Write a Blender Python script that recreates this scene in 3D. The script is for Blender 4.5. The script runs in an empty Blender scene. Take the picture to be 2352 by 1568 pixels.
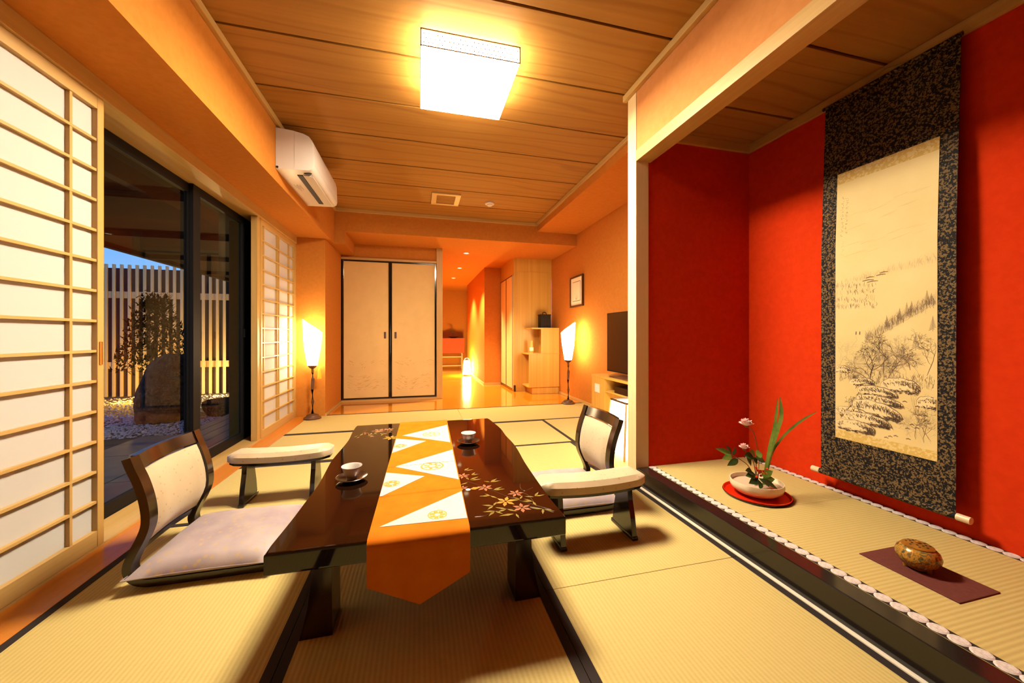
import bpy, bmesh, math, random
from mathutils import Vector, Matrix

random.seed(11)
D = bpy.data
S = bpy.context.scene
COL = S.collection
PI = math.pi

# ------------------------------------------------------------------ camera, world, exposure
F_PX, YAW, HORIZON = 845.17, 0.2473, 769.6
cam_d = D.cameras.new('camera')
cam_d.sensor_fit = 'HORIZONTAL'
cam_d.sensor_width = 36.0
cam_d.lens = F_PX / 2352 * 36.0
cam_d.shift_y = -(784 - HORIZON) / 2352
cam_d.clip_start = 0.02
cam_d.clip_end = 200
cam = D.objects.new('camera', cam_d)
cam.location = (0, 0, 1.0)
cam.rotation_euler = (PI / 2, 0, -YAW)
COL.objects.link(cam)
S.camera = cam

vs = S.view_settings
vs.view_transform = 'Standard'
vs.look = 'None'
vs.exposure = 0.50
vs.gamma = 1.0
vs.use_curve_mapping = False
S.display_settings.display_device = 'sRGB'

cy = S.cycles
cy.max_bounces = 8
cy.diffuse_bounces = 5
cy.glossy_bounces = 4
cy.transmission_bounces = 6
cy.transparent_max_bounces = 12
cy.sample_clamp_indirect = 6.0
cy.caustics_reflective = False
cy.caustics_refractive = False
cy.use_denoising = True
cy.adaptive_threshold = 0.02

LAMP_MAIN = 165.0
LAMP_COL = (1.0, 0.83, 0.58)
LAMP_WARM = (1.0, 0.72, 0.40)

w = D.worlds.new('dusk_sky')
S.world = w
w.use_nodes = True
nt = w.node_tree
nt.nodes.clear()
n_out = nt.nodes.new('ShaderNodeOutputWorld')
n_bg = nt.nodes.new('ShaderNodeBackground')
n_tc = nt.nodes.new('ShaderNodeTexCoord')
n_sep = nt.nodes.new('ShaderNodeSeparateXYZ')
n_rmp = nt.nodes.new('ShaderNodeValToRGB')
n_rmp.color_ramp.elements[0].position = 0.0
n_rmp.color_ramp.elements[0].color = (0.30, 0.52, 0.85, 1)
n_rmp.color_ramp.elements[1].position = 0.7
n_rmp.color_ramp.elements[1].color = (0.03, 0.10, 0.36, 1)
_e = n_rmp.color_ramp.elements.new(0.25)
_e.color = (0.09, 0.32, 0.80, 1)
nt.links.new(n_tc.outputs['Generated'], n_sep.inputs[0])
nt.links.new(n_sep.outputs['Z'], n_rmp.inputs[0])
nt.links.new(n_rmp.outputs[0], n_bg.inputs['Color'])
n_bg.inputs['Strength'].default_value = 1.1
nt.links.new(n_bg.outputs[0], n_out.inputs[0])

# ------------------------------------------------------------------ materials


def base_mat(name):
    m = D.materials.new(name)
    m.use_nodes = True
    return m, m.node_tree, m.node_tree.nodes['Principled BSDF']


def rgba(c):
    return (c[0], c[1], c[2], 1.0)


def plain(name, col, rough=0.5, metal=0.0, spec=0.5, coat=0.0, emit=None, es=0.0, sheen=0.0):
    m, t, b = base_mat(name)
    b.inputs['Base Color'].default_value = rgba(col)
    b.inputs['Roughness'].default_value = rough
    b.inputs['Metallic'].default_value = metal
    b.inputs['Specular IOR Level'].default_value = spec
    b.inputs['Coat Weight'].default_value = coat
    b.inputs['Coat Roughness'].default_value = 0.04
    b.inputs['Sheen Weight'].default_value = sheen
    if emit:
        b.inputs['Emission Color'].default_value = rgba(emit)
        b.inputs['Emission Strength'].default_value = es
    return m


def coords(t, scale=(1, 1, 1), rot=(0, 0, 0), vary=0.0):
    tc = t.nodes.new('ShaderNodeTexCoord')
    mp = t.nodes.new('ShaderNodeMapping')
    mp.inputs['Scale'].default_value = scale
    mp.inputs['Rotation'].default_value = rot
    src = tc.outputs['Object']
    if vary:
        oi = t.nodes.new('ShaderNodeObjectInfo')
        sc = t.nodes.new('ShaderNodeVectorMath')
        sc.operation = 'SCALE'
        sc.inputs['Scale'].default_value = vary
        ad = t.nodes.new('ShaderNodeVectorMath')
        t.links.new(oi.outputs['Location'], sc.inputs[0])
        t.links.new(tc.outputs['Object'], ad.inputs[0])
        t.links.new(sc.outputs[0], ad.inputs[1])
        src = ad.outputs[0]
    t.links.new(src, mp.inputs['Vector'])
    return mp.outputs[0]


def noise(t, vec, scale, detail=4, rough=0.55, dist=0.0):
    n = t.nodes.new('ShaderNodeTexNoise')
    n.inputs['Scale'].default_value = scale
    n.inputs['Detail'].default_value = detail
    n.inputs['Roughness'].default_value = rough
    n.inputs['Distortion'].default_value = dist
    t.links.new(vec, n.inputs['Vector'])
    return n.outputs['Fac']


def ramp(t, fac, stops, interp='LINEAR'):
    r = t.nodes.new('ShaderNodeValToRGB')
    cr = r.color_ramp
    cr.interpolation = interp
    while len(cr.elements) < len(stops):
        cr.elements.new(0.5)
    for e, (p, c) in zip(cr.elements, stops):
        e.position = p
        e.color = rgba(c)
    t.links.new(fac, r.inputs[0])
    return r.outputs[0]


def bump(t, b, height, strength, dist=0.002):
    n = t.nodes.new('ShaderNodeBump')
    n.inputs['Strength'].default_value = strength
    n.inputs['Distance'].default_value = dist
    t.links.new(height, n.inputs['Height'])
    t.links.new(n.outputs[0], b.inputs['Normal'])


def mottled(name, c1, c2, scale=8, rough=0.6, vec=(1, 1, 1), bstr=0.0, bscale=None, lo=0.35, hi=0.65, spec=0.4, metal=0.0, bdist=0.002):
    m, t, b = base_mat(name)
    v = coords(t, vec)
    fac = noise(t, v, scale)
    t.links.new(ramp(t, fac, [(lo, c1), (hi, c2)]), b.inputs['Base Color'])
    b.inputs['Roughness'].default_value = rough
    b.inputs['Specular IOR Level'].default_value = spec
    b.inputs['Metallic'].default_value = metal
    if bstr:
        h = noise(t, v, bscale or scale * 4, 3)
        bump(t, b, h, bstr, bdist)
    return m


def wood(name, c1, c2, grain='Y', fine=60, rough=0.45, coat=0.0, vary=3.7, spec=0.4, cathedral=False, stretch=0.03):
    """grain runs along the named axis"""
    m, t, b = base_mat(name)
    k = stretch
    sc = {'X': (k, 1, 1), 'Y': (1, k, 1), 'Z': (1, 1, k)}[grain]
    v = coords(t, sc, vary=vary)
    f1 = noise(t, v, fine, 4, 0.6)
    col = ramp(t, f1, [(0.3, c1), (0.7, c2)])
    if cathedral:
        v2 = coords(t, {'X': (0.16, 1.0, 1), 'Y': (1.0, 0.16, 1), 'Z': (1, 1, 0.2)}[grain], vary=vary)
        wv = t.nodes.new('ShaderNodeTexWave')
        wv.wave_type = 'BANDS'
        wv.bands_direction = 'Y' if grain == 'X' else 'X'
        wv.inputs['Scale'].default_value = 2.6
        wv.inputs['Distortion'].default_value = 13.0
        wv.inputs['Detail'].default_value = 2.0
        wv.inputs['Detail Scale'].default_value = 1.1
        wv.inputs['Detail Roughness'].default_value = 0.45
        t.links.new(v2, wv.inputs['Vector'])
        mx = t.nodes.new('ShaderNodeMix')
        mx.data_type = 'RGBA'
        mx.blend_type = 'MULTIPLY'
        mx.inputs[0].default_value = 0.42
        shade = ramp(t, wv.outputs['Fac'], [(0.0, (0.66, 0.56, 0.42)), (0.14, (1, 1, 1)), (1.0, (1.04, 1.02, 1.0))])
        t.links.new(col, mx.inputs[6])
        t.links.new(shade, mx.inputs[7])
        col = mx.outputs[2]
    t.links.new(col, b.inputs['Base Color'])
    b.inputs['Roughness'].default_value = rough
    b.inputs['Coat Weight'].default_value = coat
    b.inputs['Coat Roughness'].default_value = 0.06
    b.inputs['Specular IOR Level'].default_value = spec
    return m


def ribbed(name, c1, c2, axis, period=0.0155, rough=0.75):
    """woven rush: ribs run along `axis`"""
    m, t, b = base_mat(name)
    v = coords(t, (1, 1, 1), vary=1.0)
    wv = t.nodes.new('ShaderNodeTexWave')
    wv.wave_type = 'BANDS'
    wv.bands_direction = 'X' if axis == 'Y' else 'Y'
    wv.inputs['Scale'].default_value = 2 * PI / (20 * period)
    wv.inputs['Distortion'].default_value = 0.15
    t.links.new(v, wv.inputs['Vector'])
    v2 = coords(t, (1, 12, 1) if axis == 'Y' else (12, 1, 1), vary=1.0)
    f2 = noise(t, v2, 22, 5, 0.7)
    mx = t.nodes.new('ShaderNodeMath')
    mx.operation = 'MULTIPLY_ADD'
    mx.inputs[1].default_value = 0.42
    t.links.new(wv.outputs['Fac'], mx.inputs[0])
    sc = t.nodes.new('ShaderNodeMath')
    sc.operation = 'MULTIPLY'
    sc.inputs[1].default_value = 0.75
    t.links.new(f2, sc.inputs[0])
    t.links.new(sc.outputs[0], mx.inputs[2])
    t.links.new(ramp(t, mx.outputs[0], [(0.2, c1), (0.75, c2)]), b.inputs['Base Color'])
    b.inputs['Roughness'].default_value = rough
    b.inputs['Specular IOR Level'].default_value = 0.12
    bump(t, b, wv.outputs['Fac'], 0.5, 0.0015)
    return m


def emitter(name, col, strength):
    m = D.materials.new(name)
    m.use_nodes = True
    t = m.node_tree
    t.nodes.clear()
    o = t.nodes.new('ShaderNodeOutputMaterial')
    e = t.nodes.new('ShaderNodeEmission')
    e.inputs['Color'].default_value = rgba(col)
    e.inputs['Strength'].default_value = strength
    t.links.new(e.outputs[0], o.inputs[0])
    return m


def glass_pane(name, ior=1.34, tint=(0.9, 0.92, 0.92)):
    m = D.materials.new(name)
    m.use_nodes = True
    t = m.node_tree
    t.nodes.clear()
    o = t.nodes.new('ShaderNodeOutputMaterial')
    tr = t.nodes.new('ShaderNodeBsdfTransparent')
    tr.inputs[0].default_value = rgba(tint)
    gl = t.nodes.new('ShaderNodeBsdfGlossy')
    gl.inputs['Roughness'].default_value = 0.0
    fr = t.nodes.new('ShaderNodeFresnel')
    fr.inputs[0].default_value = ior
    mx = t.nodes.new('ShaderNodeMixShader')
    ge = t.nodes.new('ShaderNodeNewGeometry')
    fm = t.nodes.new('ShaderNodeMath')          # the far face of the thin pane adds no mirror of its own
    fm.operation = 'MULTIPLY_ADD'
    fm.inputs[1].default_value = -1.0
    fm.inputs[2].default_value = 1.0
    t.links.new(ge.outputs['Backfacing'], fm.inputs[0])
    pm = t.nodes.new('ShaderNodeMath')
    pm.operation = 'MULTIPLY'
    t.links.new(fr.outputs[0], pm.inputs[0])
    t.links.new(fm.outputs[0], pm.inputs[1])
    t.links.new(pm.outputs[0], mx.inputs[0])
    t.links.new(tr.outputs[0], mx.inputs[1])
    t.links.new(gl.outputs[0], mx.inputs[2])
    t.links.new(mx.outputs[0], o.inputs[0])
    return m


def brocade(name, dark, gold, scale=55):
    m, t, b = base_mat(name)
    v = coords(t, (1, 1, 1))
    f = noise(t, v, scale, 2, 0.5, 1.2)
    vo = t.nodes.new('ShaderNodeTexVoronoi')
    vo.inputs['Scale'].default_value = scale * 0.9
    t.links.new(v, vo.inputs['Vector'])
    ad = t.nodes.new('ShaderNodeMath')
    ad.operation = 'SUBTRACT'
    t.links.new(f, ad.inputs[0])
    s = t.nodes.new('ShaderNodeMath')
    s.operation = 'MULTIPLY'
    s.inputs[1].default_value = 0.35
    t.links.new(vo.outputs['Distance'], s.inputs[0])
    t.links.new(s.outputs[0], ad.inputs[1])
    t.links.new(ramp(t, ad.outputs[0], [(0.335, dark), (0.365, gold)]), b.inputs['Base Color'])
    b.inputs['Roughness'].default_value = 0.7
    b.inputs['Specular IOR Level'].default_value = 0.15
    return m


def figured(name, c1, c2, c3, scale=40, rough=0.55, motif=0.2):
    """pale woven upholstery with small scattered motifs"""
    m, t, b = base_mat(name)
    v = coords(t, (1, 1, 1))
    vo = t.nodes.new('ShaderNodeTexVoronoi')
    vo.inputs['Scale'].default_value = scale
    t.links.new(v, vo.inputs['Vector'])
    f = noise(t, v, scale * 0.18, 3)
    a = ramp(t, f, [(0.35, c1), (0.65, c2)])
    k = ramp(t, vo.outputs['Distance'], [(motif * 0.5, (0.75, 0.75, 0.75)), (motif, (0, 0, 0))])
    mx = t.nodes.new('ShaderNodeMix')
    mx.data_type = 'RGBA'
    t.links.new(k, mx.inputs[0])
    t.links.new(a, mx.inputs[6])
    mx.inputs[7].default_value = rgba(c3)
    t.links.new(mx.outputs[2], b.inputs['Base Color'])
    b.inputs['Roughness'].default_value = rough
    b.inputs['Sheen Weight'].default_value = 0.2
    bump(t, b, noise(t, v, 220, 2), 0.25, 0.001)
    return m


MAT = dict(
    wall=mottled('orange_wallpaper', (0.44, 0.165, 0.027), (0.48, 0.183, 0.032), 30, 0.9, bstr=0.12, bscale=260, spec=0.06),
    wall_lit=mottled('orange_wallpaper_lit', (0.46, 0.195, 0.062), (0.50, 0.215, 0.072), 25, 0.9, bstr=0.12, bscale=260, spec=0.06),  # same orange wallpaper, with the lamp's glare painted in as a paler tone
    red=mottled('red_alcove_wallpaper', (0.48, 0.027, 0.0042), (0.53, 0.033, 0.0052), 30, 0.9, bstr=0.10, bscale=300, spec=0.05),
    ceil=wood('cedar_ceiling_board', (0.290, 0.142, 0.030), (0.340, 0.170, 0.040), 'X', 26, 0.6, cathedral=True, spec=0.08),
    ceil_dark=plain('ceiling_gap', (0.06, 0.025, 0.008), 0.8),
    hinoki_x=wood('pale_cypress_x', (0.42, 0.262, 0.082), (0.48, 0.312, 0.110), 'X', 50),
    hinoki_y=wood('pale_cypress_y', (0.42, 0.262, 0.082), (0.48, 0.312, 0.110), 'Y', 50),
    hinoki_z=wood('pale_cypress_z', (0.42, 0.25, 0.070), (0.48, 0.30, 0.095), 'Z', 50),
    amber_y=wood('amber_board', (0.42, 0.135, 0.010), (0.48, 0.17, 0.016), 'Y', 40, 0.38, 0.1),
    amber_floor=wood('amber_floor', (0.48, 0.165, 0.010), (0.54, 0.20, 0.016), 'Y', 30, 0.14, 0.5),
    tat_y=ribbed('rush_weave_y', (0.375, 0.288, 0.105), (0.445, 0.352, 0.140), 'Y'),
    tat_x=ribbed('rush_weave_x', (0.375, 0.288, 0.105), (0.445, 0.352, 0.140), 'X'),
    heri=plain('black_cloth_border', (0.020, 0.014, 0.014), 0.85, spec=0.2),
    sub=plain('subfloor', (0.10, 0.07, 0.04), 0.9),
    paper=plain('shoji_paper', (0.475, 0.462, 0.455), 0.8, spec=0.1),
    lacquer=mottled('brown_lacquer', (0.0060, 0.0022, 0.0010), (0.009, 0.0030, 0.0014), 3, 0.05, spec=0.55),
    lacq_black=plain('black_lacquer', (0.012, 0.009, 0.008), 0.12, spec=0.55),
    lacq_dark=mottled('dark_brown_lacquer', (0.009, 0.005, 0.003), (0.020, 0.008, 0.004), 9, 0.16, spec=0.55),
    orange_silk=mottled('orange_silk', (0.43, 0.108, 0.0035), (0.47, 0.127, 0.0048), 12, 0.8, bstr=0.1, bscale=400, spec=0.05),
    white_brocade=figured('white_gold_brocade', (0.48, 0.445, 0.43), (0.42, 0.385, 0.37), (0.44, 0.33, 0.11), 90, 0.5),
    gold=plain('gold_thread', (0.46, 0.30, 0.04), 0.4, 0.3),
    porcelain=plain('white_porcelain', (0.64, 0.63, 0.62), 0.15, spec=0.5),
    saucer=plain('dark_saucer', (0.022, 0.010, 0.006), 0.2, spec=0.5),
    cream=figured('cream_upholstery', (0.41, 0.315, 0.20), (0.45, 0.35, 0.23), (0.27, 0.17, 0.08), 38, 0.45),
    lilac=figured('lilac_brocade', (0.25, 0.195, 0.235), (0.34, 0.275, 0.285), (0.40, 0.27, 0.12), 34, 0.5, motif=0.34),
    white_plastic=plain('white_plastic', (0.62, 0.60, 0.58), 0.35),
    plastic_line=plain('plastic_seam', (0.45, 0.40, 0.36), 0.5),
    black=plain('black_void', (0.006, 0.005, 0.005), 0.6),
    black_metal=plain('black_aluminium', (0.007, 0.006, 0.006), 0.6, spec=0.15),
    glass=glass_pane('window_glass'),
    fusuma=mottled('cream_paper_door', (0.62, 0.445, 0.195), (0.66, 0.475, 0.215), 6, 0.75, spec=0.15),
    fus_ink=plain('pale_gold_ink', (0.34, 0.20, 0.055), 0.6),
    bronze=mottled('dark_bronze', (0.06, 0.022, 0.010), (0.12, 0.05, 0.022), 14, 0.45, spec=0.5),
    tassel=plain('yellow_tassel', (0.85, 0.50, 0.03), 0.8),
    shade=emitter('glowing_paper_shade', LAMP_WARM, 34.0),
    andon=emitter('glowing_lantern_paper', (1.0, 0.74, 0.42), 11.0),
    hall_paper=emitter('glowing_hall_lantern', (1.0, 0.62, 0.16), 260.0),
    diffuser=emitter('ceiling_diffuser', LAMP_COL, LAMP_MAIN),
    diff_side=emitter('ceiling_lamp_side_paper', LAMP_COL, LAMP_MAIN * 0.18),
    spot=emitter('downlight_bulb', (1.0, 0.75, 0.4), 5.0),
    perf=plain('perforated_frame', (0.20, 0.12, 0.05), 0.6, spec=0.1),
    straight=wood('striped_veneer', (0.46, 0.245, 0.040), (0.56, 0.325, 0.066), 'Z', 26, 0.4, stretch=0.012),
    screen=plain('dark_screen', (0.006, 0.004, 0.003), 0.2, spec=0.25),
    brocade=brocade('navy_gold_brocade', (0.005, 0.005, 0.007), (0.135, 0.090, 0.036), 95),
    scroll_gold=brocade('pale_gold_brocade', (0.50, 0.35, 0.10), (0.58, 0.45, 0.20), 60),
    scroll_paper=mottled('aged_silk', (0.58, 0.455, 0.205), (0.63, 0.50, 0.245), 3, 0.7),
    ink3=plain('ink_dark', (0.05, 0.028, 0.014), 0.8),
    ink2=plain('ink_mid', (0.17, 0.11, 0.055), 0.8),
    ink_snow=plain('snow_wash', (0.62, 0.50, 0.27), 0.8),
    ink0=plain('ink_mist', (0.53, 0.42, 0.20), 0.8),
    ink1=plain('ink_pale', (0.42, 0.32, 0.17), 0.8),
    ivory=plain('ivory', (0.60, 0.48, 0.30), 0.35),
    red_lacq=plain('red_lacquer', (0.50, 0.016, 0.003), 0.18, spec=0.5),
    bowl=mottled('cream_glaze', (0.66, 0.56, 0.40), (0.72, 0.63, 0.48), 5, 0.2, spec=0.5),
    leaf=mottled('dark_leaf', (0.012, 0.045, 0.010), (0.04, 0.10, 0.018), 20, 0.4),
    leaf_br=mottled('bright_leaf', (0.07, 0.15, 0.02), (0.15, 0.24, 0.04), 20, 0.4),
    blade=mottled('green_blade', (0.055, 0.13, 0.015), (0.19, 0.23, 0.04), 14, 0.4),
    stem=plain('brown_stem', (0.14, 0.06, 0.02), 0.6),
    petal=mottled('pink_petal', (0.80, 0.50, 0.46), (0.84, 0.68, 0.64), 30, 0.5),
    berry=plain('red_berry', (0.62, 0.025, 0.015), 0.3),
    berry_y=plain('yellow_bud', (0.70, 0.36, 0.04), 0.4),
    maroon=mottled('maroon_cloth', (0.085, 0.016, 0.012), (0.11, 0.022, 0.016), 60, 0.8, bstr=0.2, bscale=300),
    lace=mottled('white_crest_cloth', (0.42, 0.36, 0.36), (0.58, 0.54, 0.53), 150, 0.7),
    lace_edge=plain('crest_rim', (0.88, 0.80, 0.78), 0.7),
    rock=mottled('garden_stone', (0.012, 0.010, 0.009), (0.060, 0.050, 0.034), 7, 0.95, bstr=0.9, bscale=14, bdist=0.05, spec=0.15),
    gravel=mottled('white_gravel', (0.34, 0.33, 0.36), (0.62, 0.60, 0.62), 14, 0.8),
    slate=mottled('blue_slate', (0.06, 0.065, 0.085), (0.09, 0.095, 0.12), 3, 0.6),
    soil=plain('garden_earth', (0.05, 0.04, 0.03), 0.95),
    deck=wood('grey_deck', (0.30, 0.22, 0.16), (0.42, 0.32, 0.24), 'Y', 30, 0.7),
    slat=wood('cedar_slat', (0.62, 0.44, 0.22), (0.72, 0.54, 0.30), 'Z', 30, 0.6),
    fence_back=plain('fence_backing', (0.045, 0.028, 0.022), 0.8),
    eave=plain('dark_eave', (0.016, 0.009, 0.005), 0.8, spec=0.1),
    needle=mottled('pine_needles', (0.004, 0.008, 0.003), (0.010, 0.018, 0.006), 12, 0.9, spec=0.05),
    bark=mottled('bark', (0.04, 0.025, 0.015), (0.08, 0.05, 0.03), 20, 0.9),
    garden_glow=emitter('garden_lamp', (1.0, 0.62, 0.12), 30.0),
    red_cloth=plain('red_cloth', (0.80, 0.050, 0.010), 0.75),
    picture=mottled('picture_paper', (0.84, 0.72, 0.52), (0.88, 0.77, 0.58), 6, 0.6),
    frame=plain('dark_frame', (0.045, 0.018, 0.008), 0.35),
    lattice=mottled('carved_dark_wood', (0.005, 0.0035, 0.002), (0.020, 0.012, 0.007), 60, 0.6, bstr=0.5, bscale=80, spec=0.2),
    vase=plain('amber_glass', (0.62, 0.34, 0.06), 0.15, spec=0.6),
    inlay_pink=plain('inlay_pink', (0.26, 0.105, 0.055), 0.25),
    inlay_gold=plain('inlay_gold', (0.36, 0.18, 0.030), 0.25),
    inlay_leaf=plain('inlay_leaf', (0.17, 0.13, 0.030), 0.25),
    inlay_vine=plain('inlay_vine', (0.10, 0.05, 0.02), 0.25),
    pearl=plain('inlay_pearl', (0.85, 0.80, 0.68), 0.2),
    burner=None,
)


def burner_mat():
    m, t, b = base_mat('gilt_enamel')
    v = coords(t, (1, 1, 1))
    f = noise(t, v, 46, 4, 0.6, 0.8)
    c = ramp(t, f, [(0.30, (0.03, 0.06, 0.045)), (0.42, (0.16, 0.10, 0.02)), (0.50, (0.50, 0.24, 0.03)),
                    (0.58, (0.10, 0.10, 0.04)), (0.70, (0.55, 0.30, 0.06))])
    t.links.new(c, b.inputs['Base Color'])
    b.inputs['Roughness'].default_value = 0.25
    b.inputs['Metallic'].default_value = 0.25
    return m


MAT['burner'] = burner_mat()
MAT['burner_lid'] = mottled('gilt_lid', (0.24, 0.085, 0.008), (0.34, 0.16, 0.02), 30, 0.3, metal=0.3)
MAT['crane'] = plain('cream_motif', (0.90, 0.80, 0.62), 0.5)

# ------------------------------------------------------------------ mesh helpers


def add_box(bm, x0, x1, y0, y1, z0, z1, bev=0.0):
    vs_ = [bm.verts.new(p) for p in ((x0, y0, z0), (x1, y0, z0), (x1, y1, z0), (x0, y1, z0),
                                     (x0, y0, z1), (x1, y0, z1), (x1, y1, z1), (x0, y1, z1))]
    fs = [bm.faces.new([vs_[i] for i in q]) for q in
          ((3, 2, 1, 0), (4, 5, 6, 7), (0, 1, 5, 4), (1, 2, 6, 5), (2, 3, 7, 6), (3, 0, 4, 7))]
    if bev:
        ed = list({e for f in fs for e in f.edges})
        bmesh.ops.bevel(bm, geom=ed, offset=bev, segments=2, profile=0.6, affect='EDGES')
    return bm


def BX(x0, x1, y0, y1, z0, z1, bev=0.0):
    return add_box(bmesh.new(), x0, x1, y0, y1, z0, z1, bev)


def add_lathe(bm, prof, cx=0, cy=0, seg=28):
    rings = []
    for r, z in prof:
        if r < 1e-6:
            rings.append([bm.verts.new((cx, cy, z))])
        else:
            rings.append([bm.verts.new((cx + r * math.cos(2 * PI * i / seg), cy + r * math.sin(2 * PI * i / seg), z)) for i in range(seg)])
    for a, b in zip(rings, rings[1:]):
        if len(a) == 1 and len(b) == 1:
            continue
        for i in range(seg):
            j = (i + 1) % seg
            if len(a) == 1:
                bm.faces.new((a[0], b[i], b[j]))
            elif len(b) == 1:
                bm.faces.new((a[i], a[j], b[0]))
            else:
                bm.faces.new((a[i], a[j], b[j], b[i]))
    return bm


def LATHE(prof, cx=0, cy=0, seg=28):
    return add_lathe(bmesh.new(), prof, cx, cy, seg)


def add_tube(bm, pts, rad, seg=8):
    pts = [Vector(p) for p in pts]
    n = len(pts)
    rads = rad if isinstance(rad, (list, tuple)) else [rad] * n
    up = Vector((0, 0, 1))
    rings = []
    for i, p in enumerate(pts):
        t = (pts[min(i + 1, n - 1)] - pts[max(i - 1, 0)]).normalized()
        a = t.cross(up)
        if a.length < 1e-3:
            a = t.cross(Vector((1, 0, 0)))
        a.normalize()
        b = t.cross(a).normalized()
        rings.append([bm.verts.new(p + a * math.cos(2 * PI * k / seg) * rads[i] + b * math.sin(2 * PI * k / seg) * rads[i]) for k in range(seg)])
    for r, q in zip(rings, rings[1:]):
        for k in range(seg):
            l = (k + 1) % seg
            bm.faces.new((r[k], r[l], q[l], q[k]))
    bm.faces.new(rings[0][::-1])
    bm.faces.new(rings[-1])
    return bm


def TUBE(pts, rad, seg=8):
    return add_tube(bmesh.new(), pts, rad, seg)


def add_prism(bm, poly, axis, a, b):
    """extrude a 2D polygon; axis 'x': (y,z), 'y': (x,z), 'z': (x,y)"""
    def P(u, v, t):
        return {'x': (t, u, v), 'y': (u, t, v), 'z': (u, v, t)}[axis]
    lo = [bm.verts.new(P(u, v, a)) for u, v in poly]
    hi = [bm.verts.new(P(u, v, b)) for u, v in poly]
    n = len(poly)
    fs = [bm.faces.new(lo), bm.faces.new(hi[::-1])]
    for i in range(n):
        j = (i + 1) % n
        fs.append(bm.faces.new((lo[j], lo[i], hi[i], hi[j])))
    return fs


def PRISM(poly, axis, a, b, bev=0.0, seg=2):
    bm = bmesh.new()
    fs = add_prism(bm, poly, axis, a, b)
    if bev:
        ed = list({e for f in fs[:2] for e in f.edges})
        bmesh.ops.bevel(bm, geom=ed, offset=bev, segments=seg, profile=0.6, affect='EDGES')
    return bm


def add_sweep(bm, path, thick, y0, y1):
    """flat board bent along an (x, z) path, `thick` in the plane, from y0 to y1"""
    pts = [Vector((p[0], 0, p[1])) for p in path]
    n = len(pts)
    rows = []
    for i, p in enumerate(pts):
        t = (pts[min(i + 1, n - 1)] - pts[max(i - 1, 0)]).normalized()
        nn = Vector((-t.z, 0, t.x)) * (thick / 2)
        rows.append([bm.verts.new((q.x, y, q.z)) for q, y in ((p + nn, y0), (p + nn, y1), (p - nn, y1), (p - nn, y0))])
    for r, q in zip(rows, rows[1:]):
        for k in range(4):
            l = (k + 1) % 4
            bm.faces.new((r[k], r[l], q[l], q[k]))
    bm.faces.new(rows[0][::-1])
    bm.faces.new(rows[-1])
    return bm


def smooth_path(pts, n=6):
    out = []
    P = [Vector(p).to_3d() if len(p) == 2 else Vector(p) for p in pts]
    for i in range(len(P) - 1):
        p0, p1, p2, p3 = P[max(i - 1, 0)], P[i], P[i + 1], P[min(i + 2, len(P) - 1)]
        for k in range(n):
            t = k / n
            out.append(0.5 * ((2 * p1) + (p2 - p0) * t + (2 * p0 - 5 * p1 + 4 * p2 - p3) * t * t + (3 * p1 - p0 - 3 * p2 + p3) * t ** 3))
    out.append(P[-1])
    return out


def add_leaf(bm, p0, p1, width, up=(0, 0, 1), droop=0.0, n=6):
    """a pointed leaf from base p0 to tip p1"""
    p0, p1 = Vector(p0), Vector(p1)
    d = p1 - p0
    side = d.cross(Vector(up))
    if side.length < 1e-5:
        side = d.cross(Vector((1, 0, 0)))
    side.normalize()
    nrm = side.cross(d).normalized()
    prev = None
    for i in range(n + 1):
        t = i / n
        wd = width * math.sin(PI * t ** 0.8) * 0.5 + 0.0004
        c = p0 + d * t - nrm * droop * t * t
        row = [bm.verts.new(c - side * wd + nrm * wd * 0.25), bm.verts.new(c), bm.verts.new(c + side * wd + nrm * wd * 0.25)]
        if prev:
            bm.faces.new((prev[0], prev[1], row[1], row[0]))
            bm.faces.new((prev[1], prev[2], row[2], row[1]))
        prev = row
    return bm


OFF = {}


def obj(name, bm, mat, parent=None, smooth=False, loc=None):
    if parent is not None and parent.name in OFF and loc is None:
        o_ = OFF[parent.name]
        if any(o_):
            bmesh.ops.translate(bm, verts=bm.verts, vec=[-c for c in o_])
    bmesh.ops.recalc_face_normals(bm, faces=bm.faces)
    me = D.meshes.new(name)
    bm.to_mesh(me)
    bm.free()
    if smooth:
        for p in me.polygons:
            p.use_smooth = True
        try:
            me.set_sharp_from_angle(angle=math.radians(40))
        except Exception:
            pass
    me.materials.append(MAT[mat] if isinstance(mat, str) else mat)
    o = D.objects.new(name, me)
    COL.objects.link(o)
    if parent is not None:
        o.parent = parent
        OFF[o.name] = OFF.get(parent.name, (0, 0, 0))
    if loc:
        o.location = loc
    return o


def inst(src, name, loc, parent=None):
    o = D.objects.new(name, src.data)
    COL.objects.link(o)
    o.location = loc
    if parent is not None:
        o.parent = parent
    return o


def tag(o, label, cat=None, group=None, kind=None):
    o['label'] = label
    if cat:
        o['category'] = cat
    if group:
        o['group'] = group
    if kind:
        o['kind'] = kind
    return o


def thing(name, label, cat, loc=(0, 0, 0), group=None, kind=None):
    o = D.objects.new(name, None)
    o.empty_display_size = 0.05
    COL.objects.link(o)
    o.location = loc
    OFF[o.name] = tuple(loc)
    return tag(o, label, cat, group, kind)


def struct(name, bm, mat, label, cat='wall'):
    o = obj(name, bm, mat)
    OFF[o.name] = (0, 0, 0)
    return tag(o, label, cat, kind='structure')


def dup(root, loc, rotz, label, group=None):
    r = root.copy()
    COL.objects.link(r)
    r.location = loc
    r.rotation_euler = (0, 0, rotz)
    r['label'] = label
    if group:
        r['group'] = group
    for ch in list(root.children):
        c = ch.copy()
        COL.objects.link(c)
        c.parent = r
        for g in ch.children:
            d = g.copy()
            COL.objects.link(d)
            d.parent = c
    return r


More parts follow.
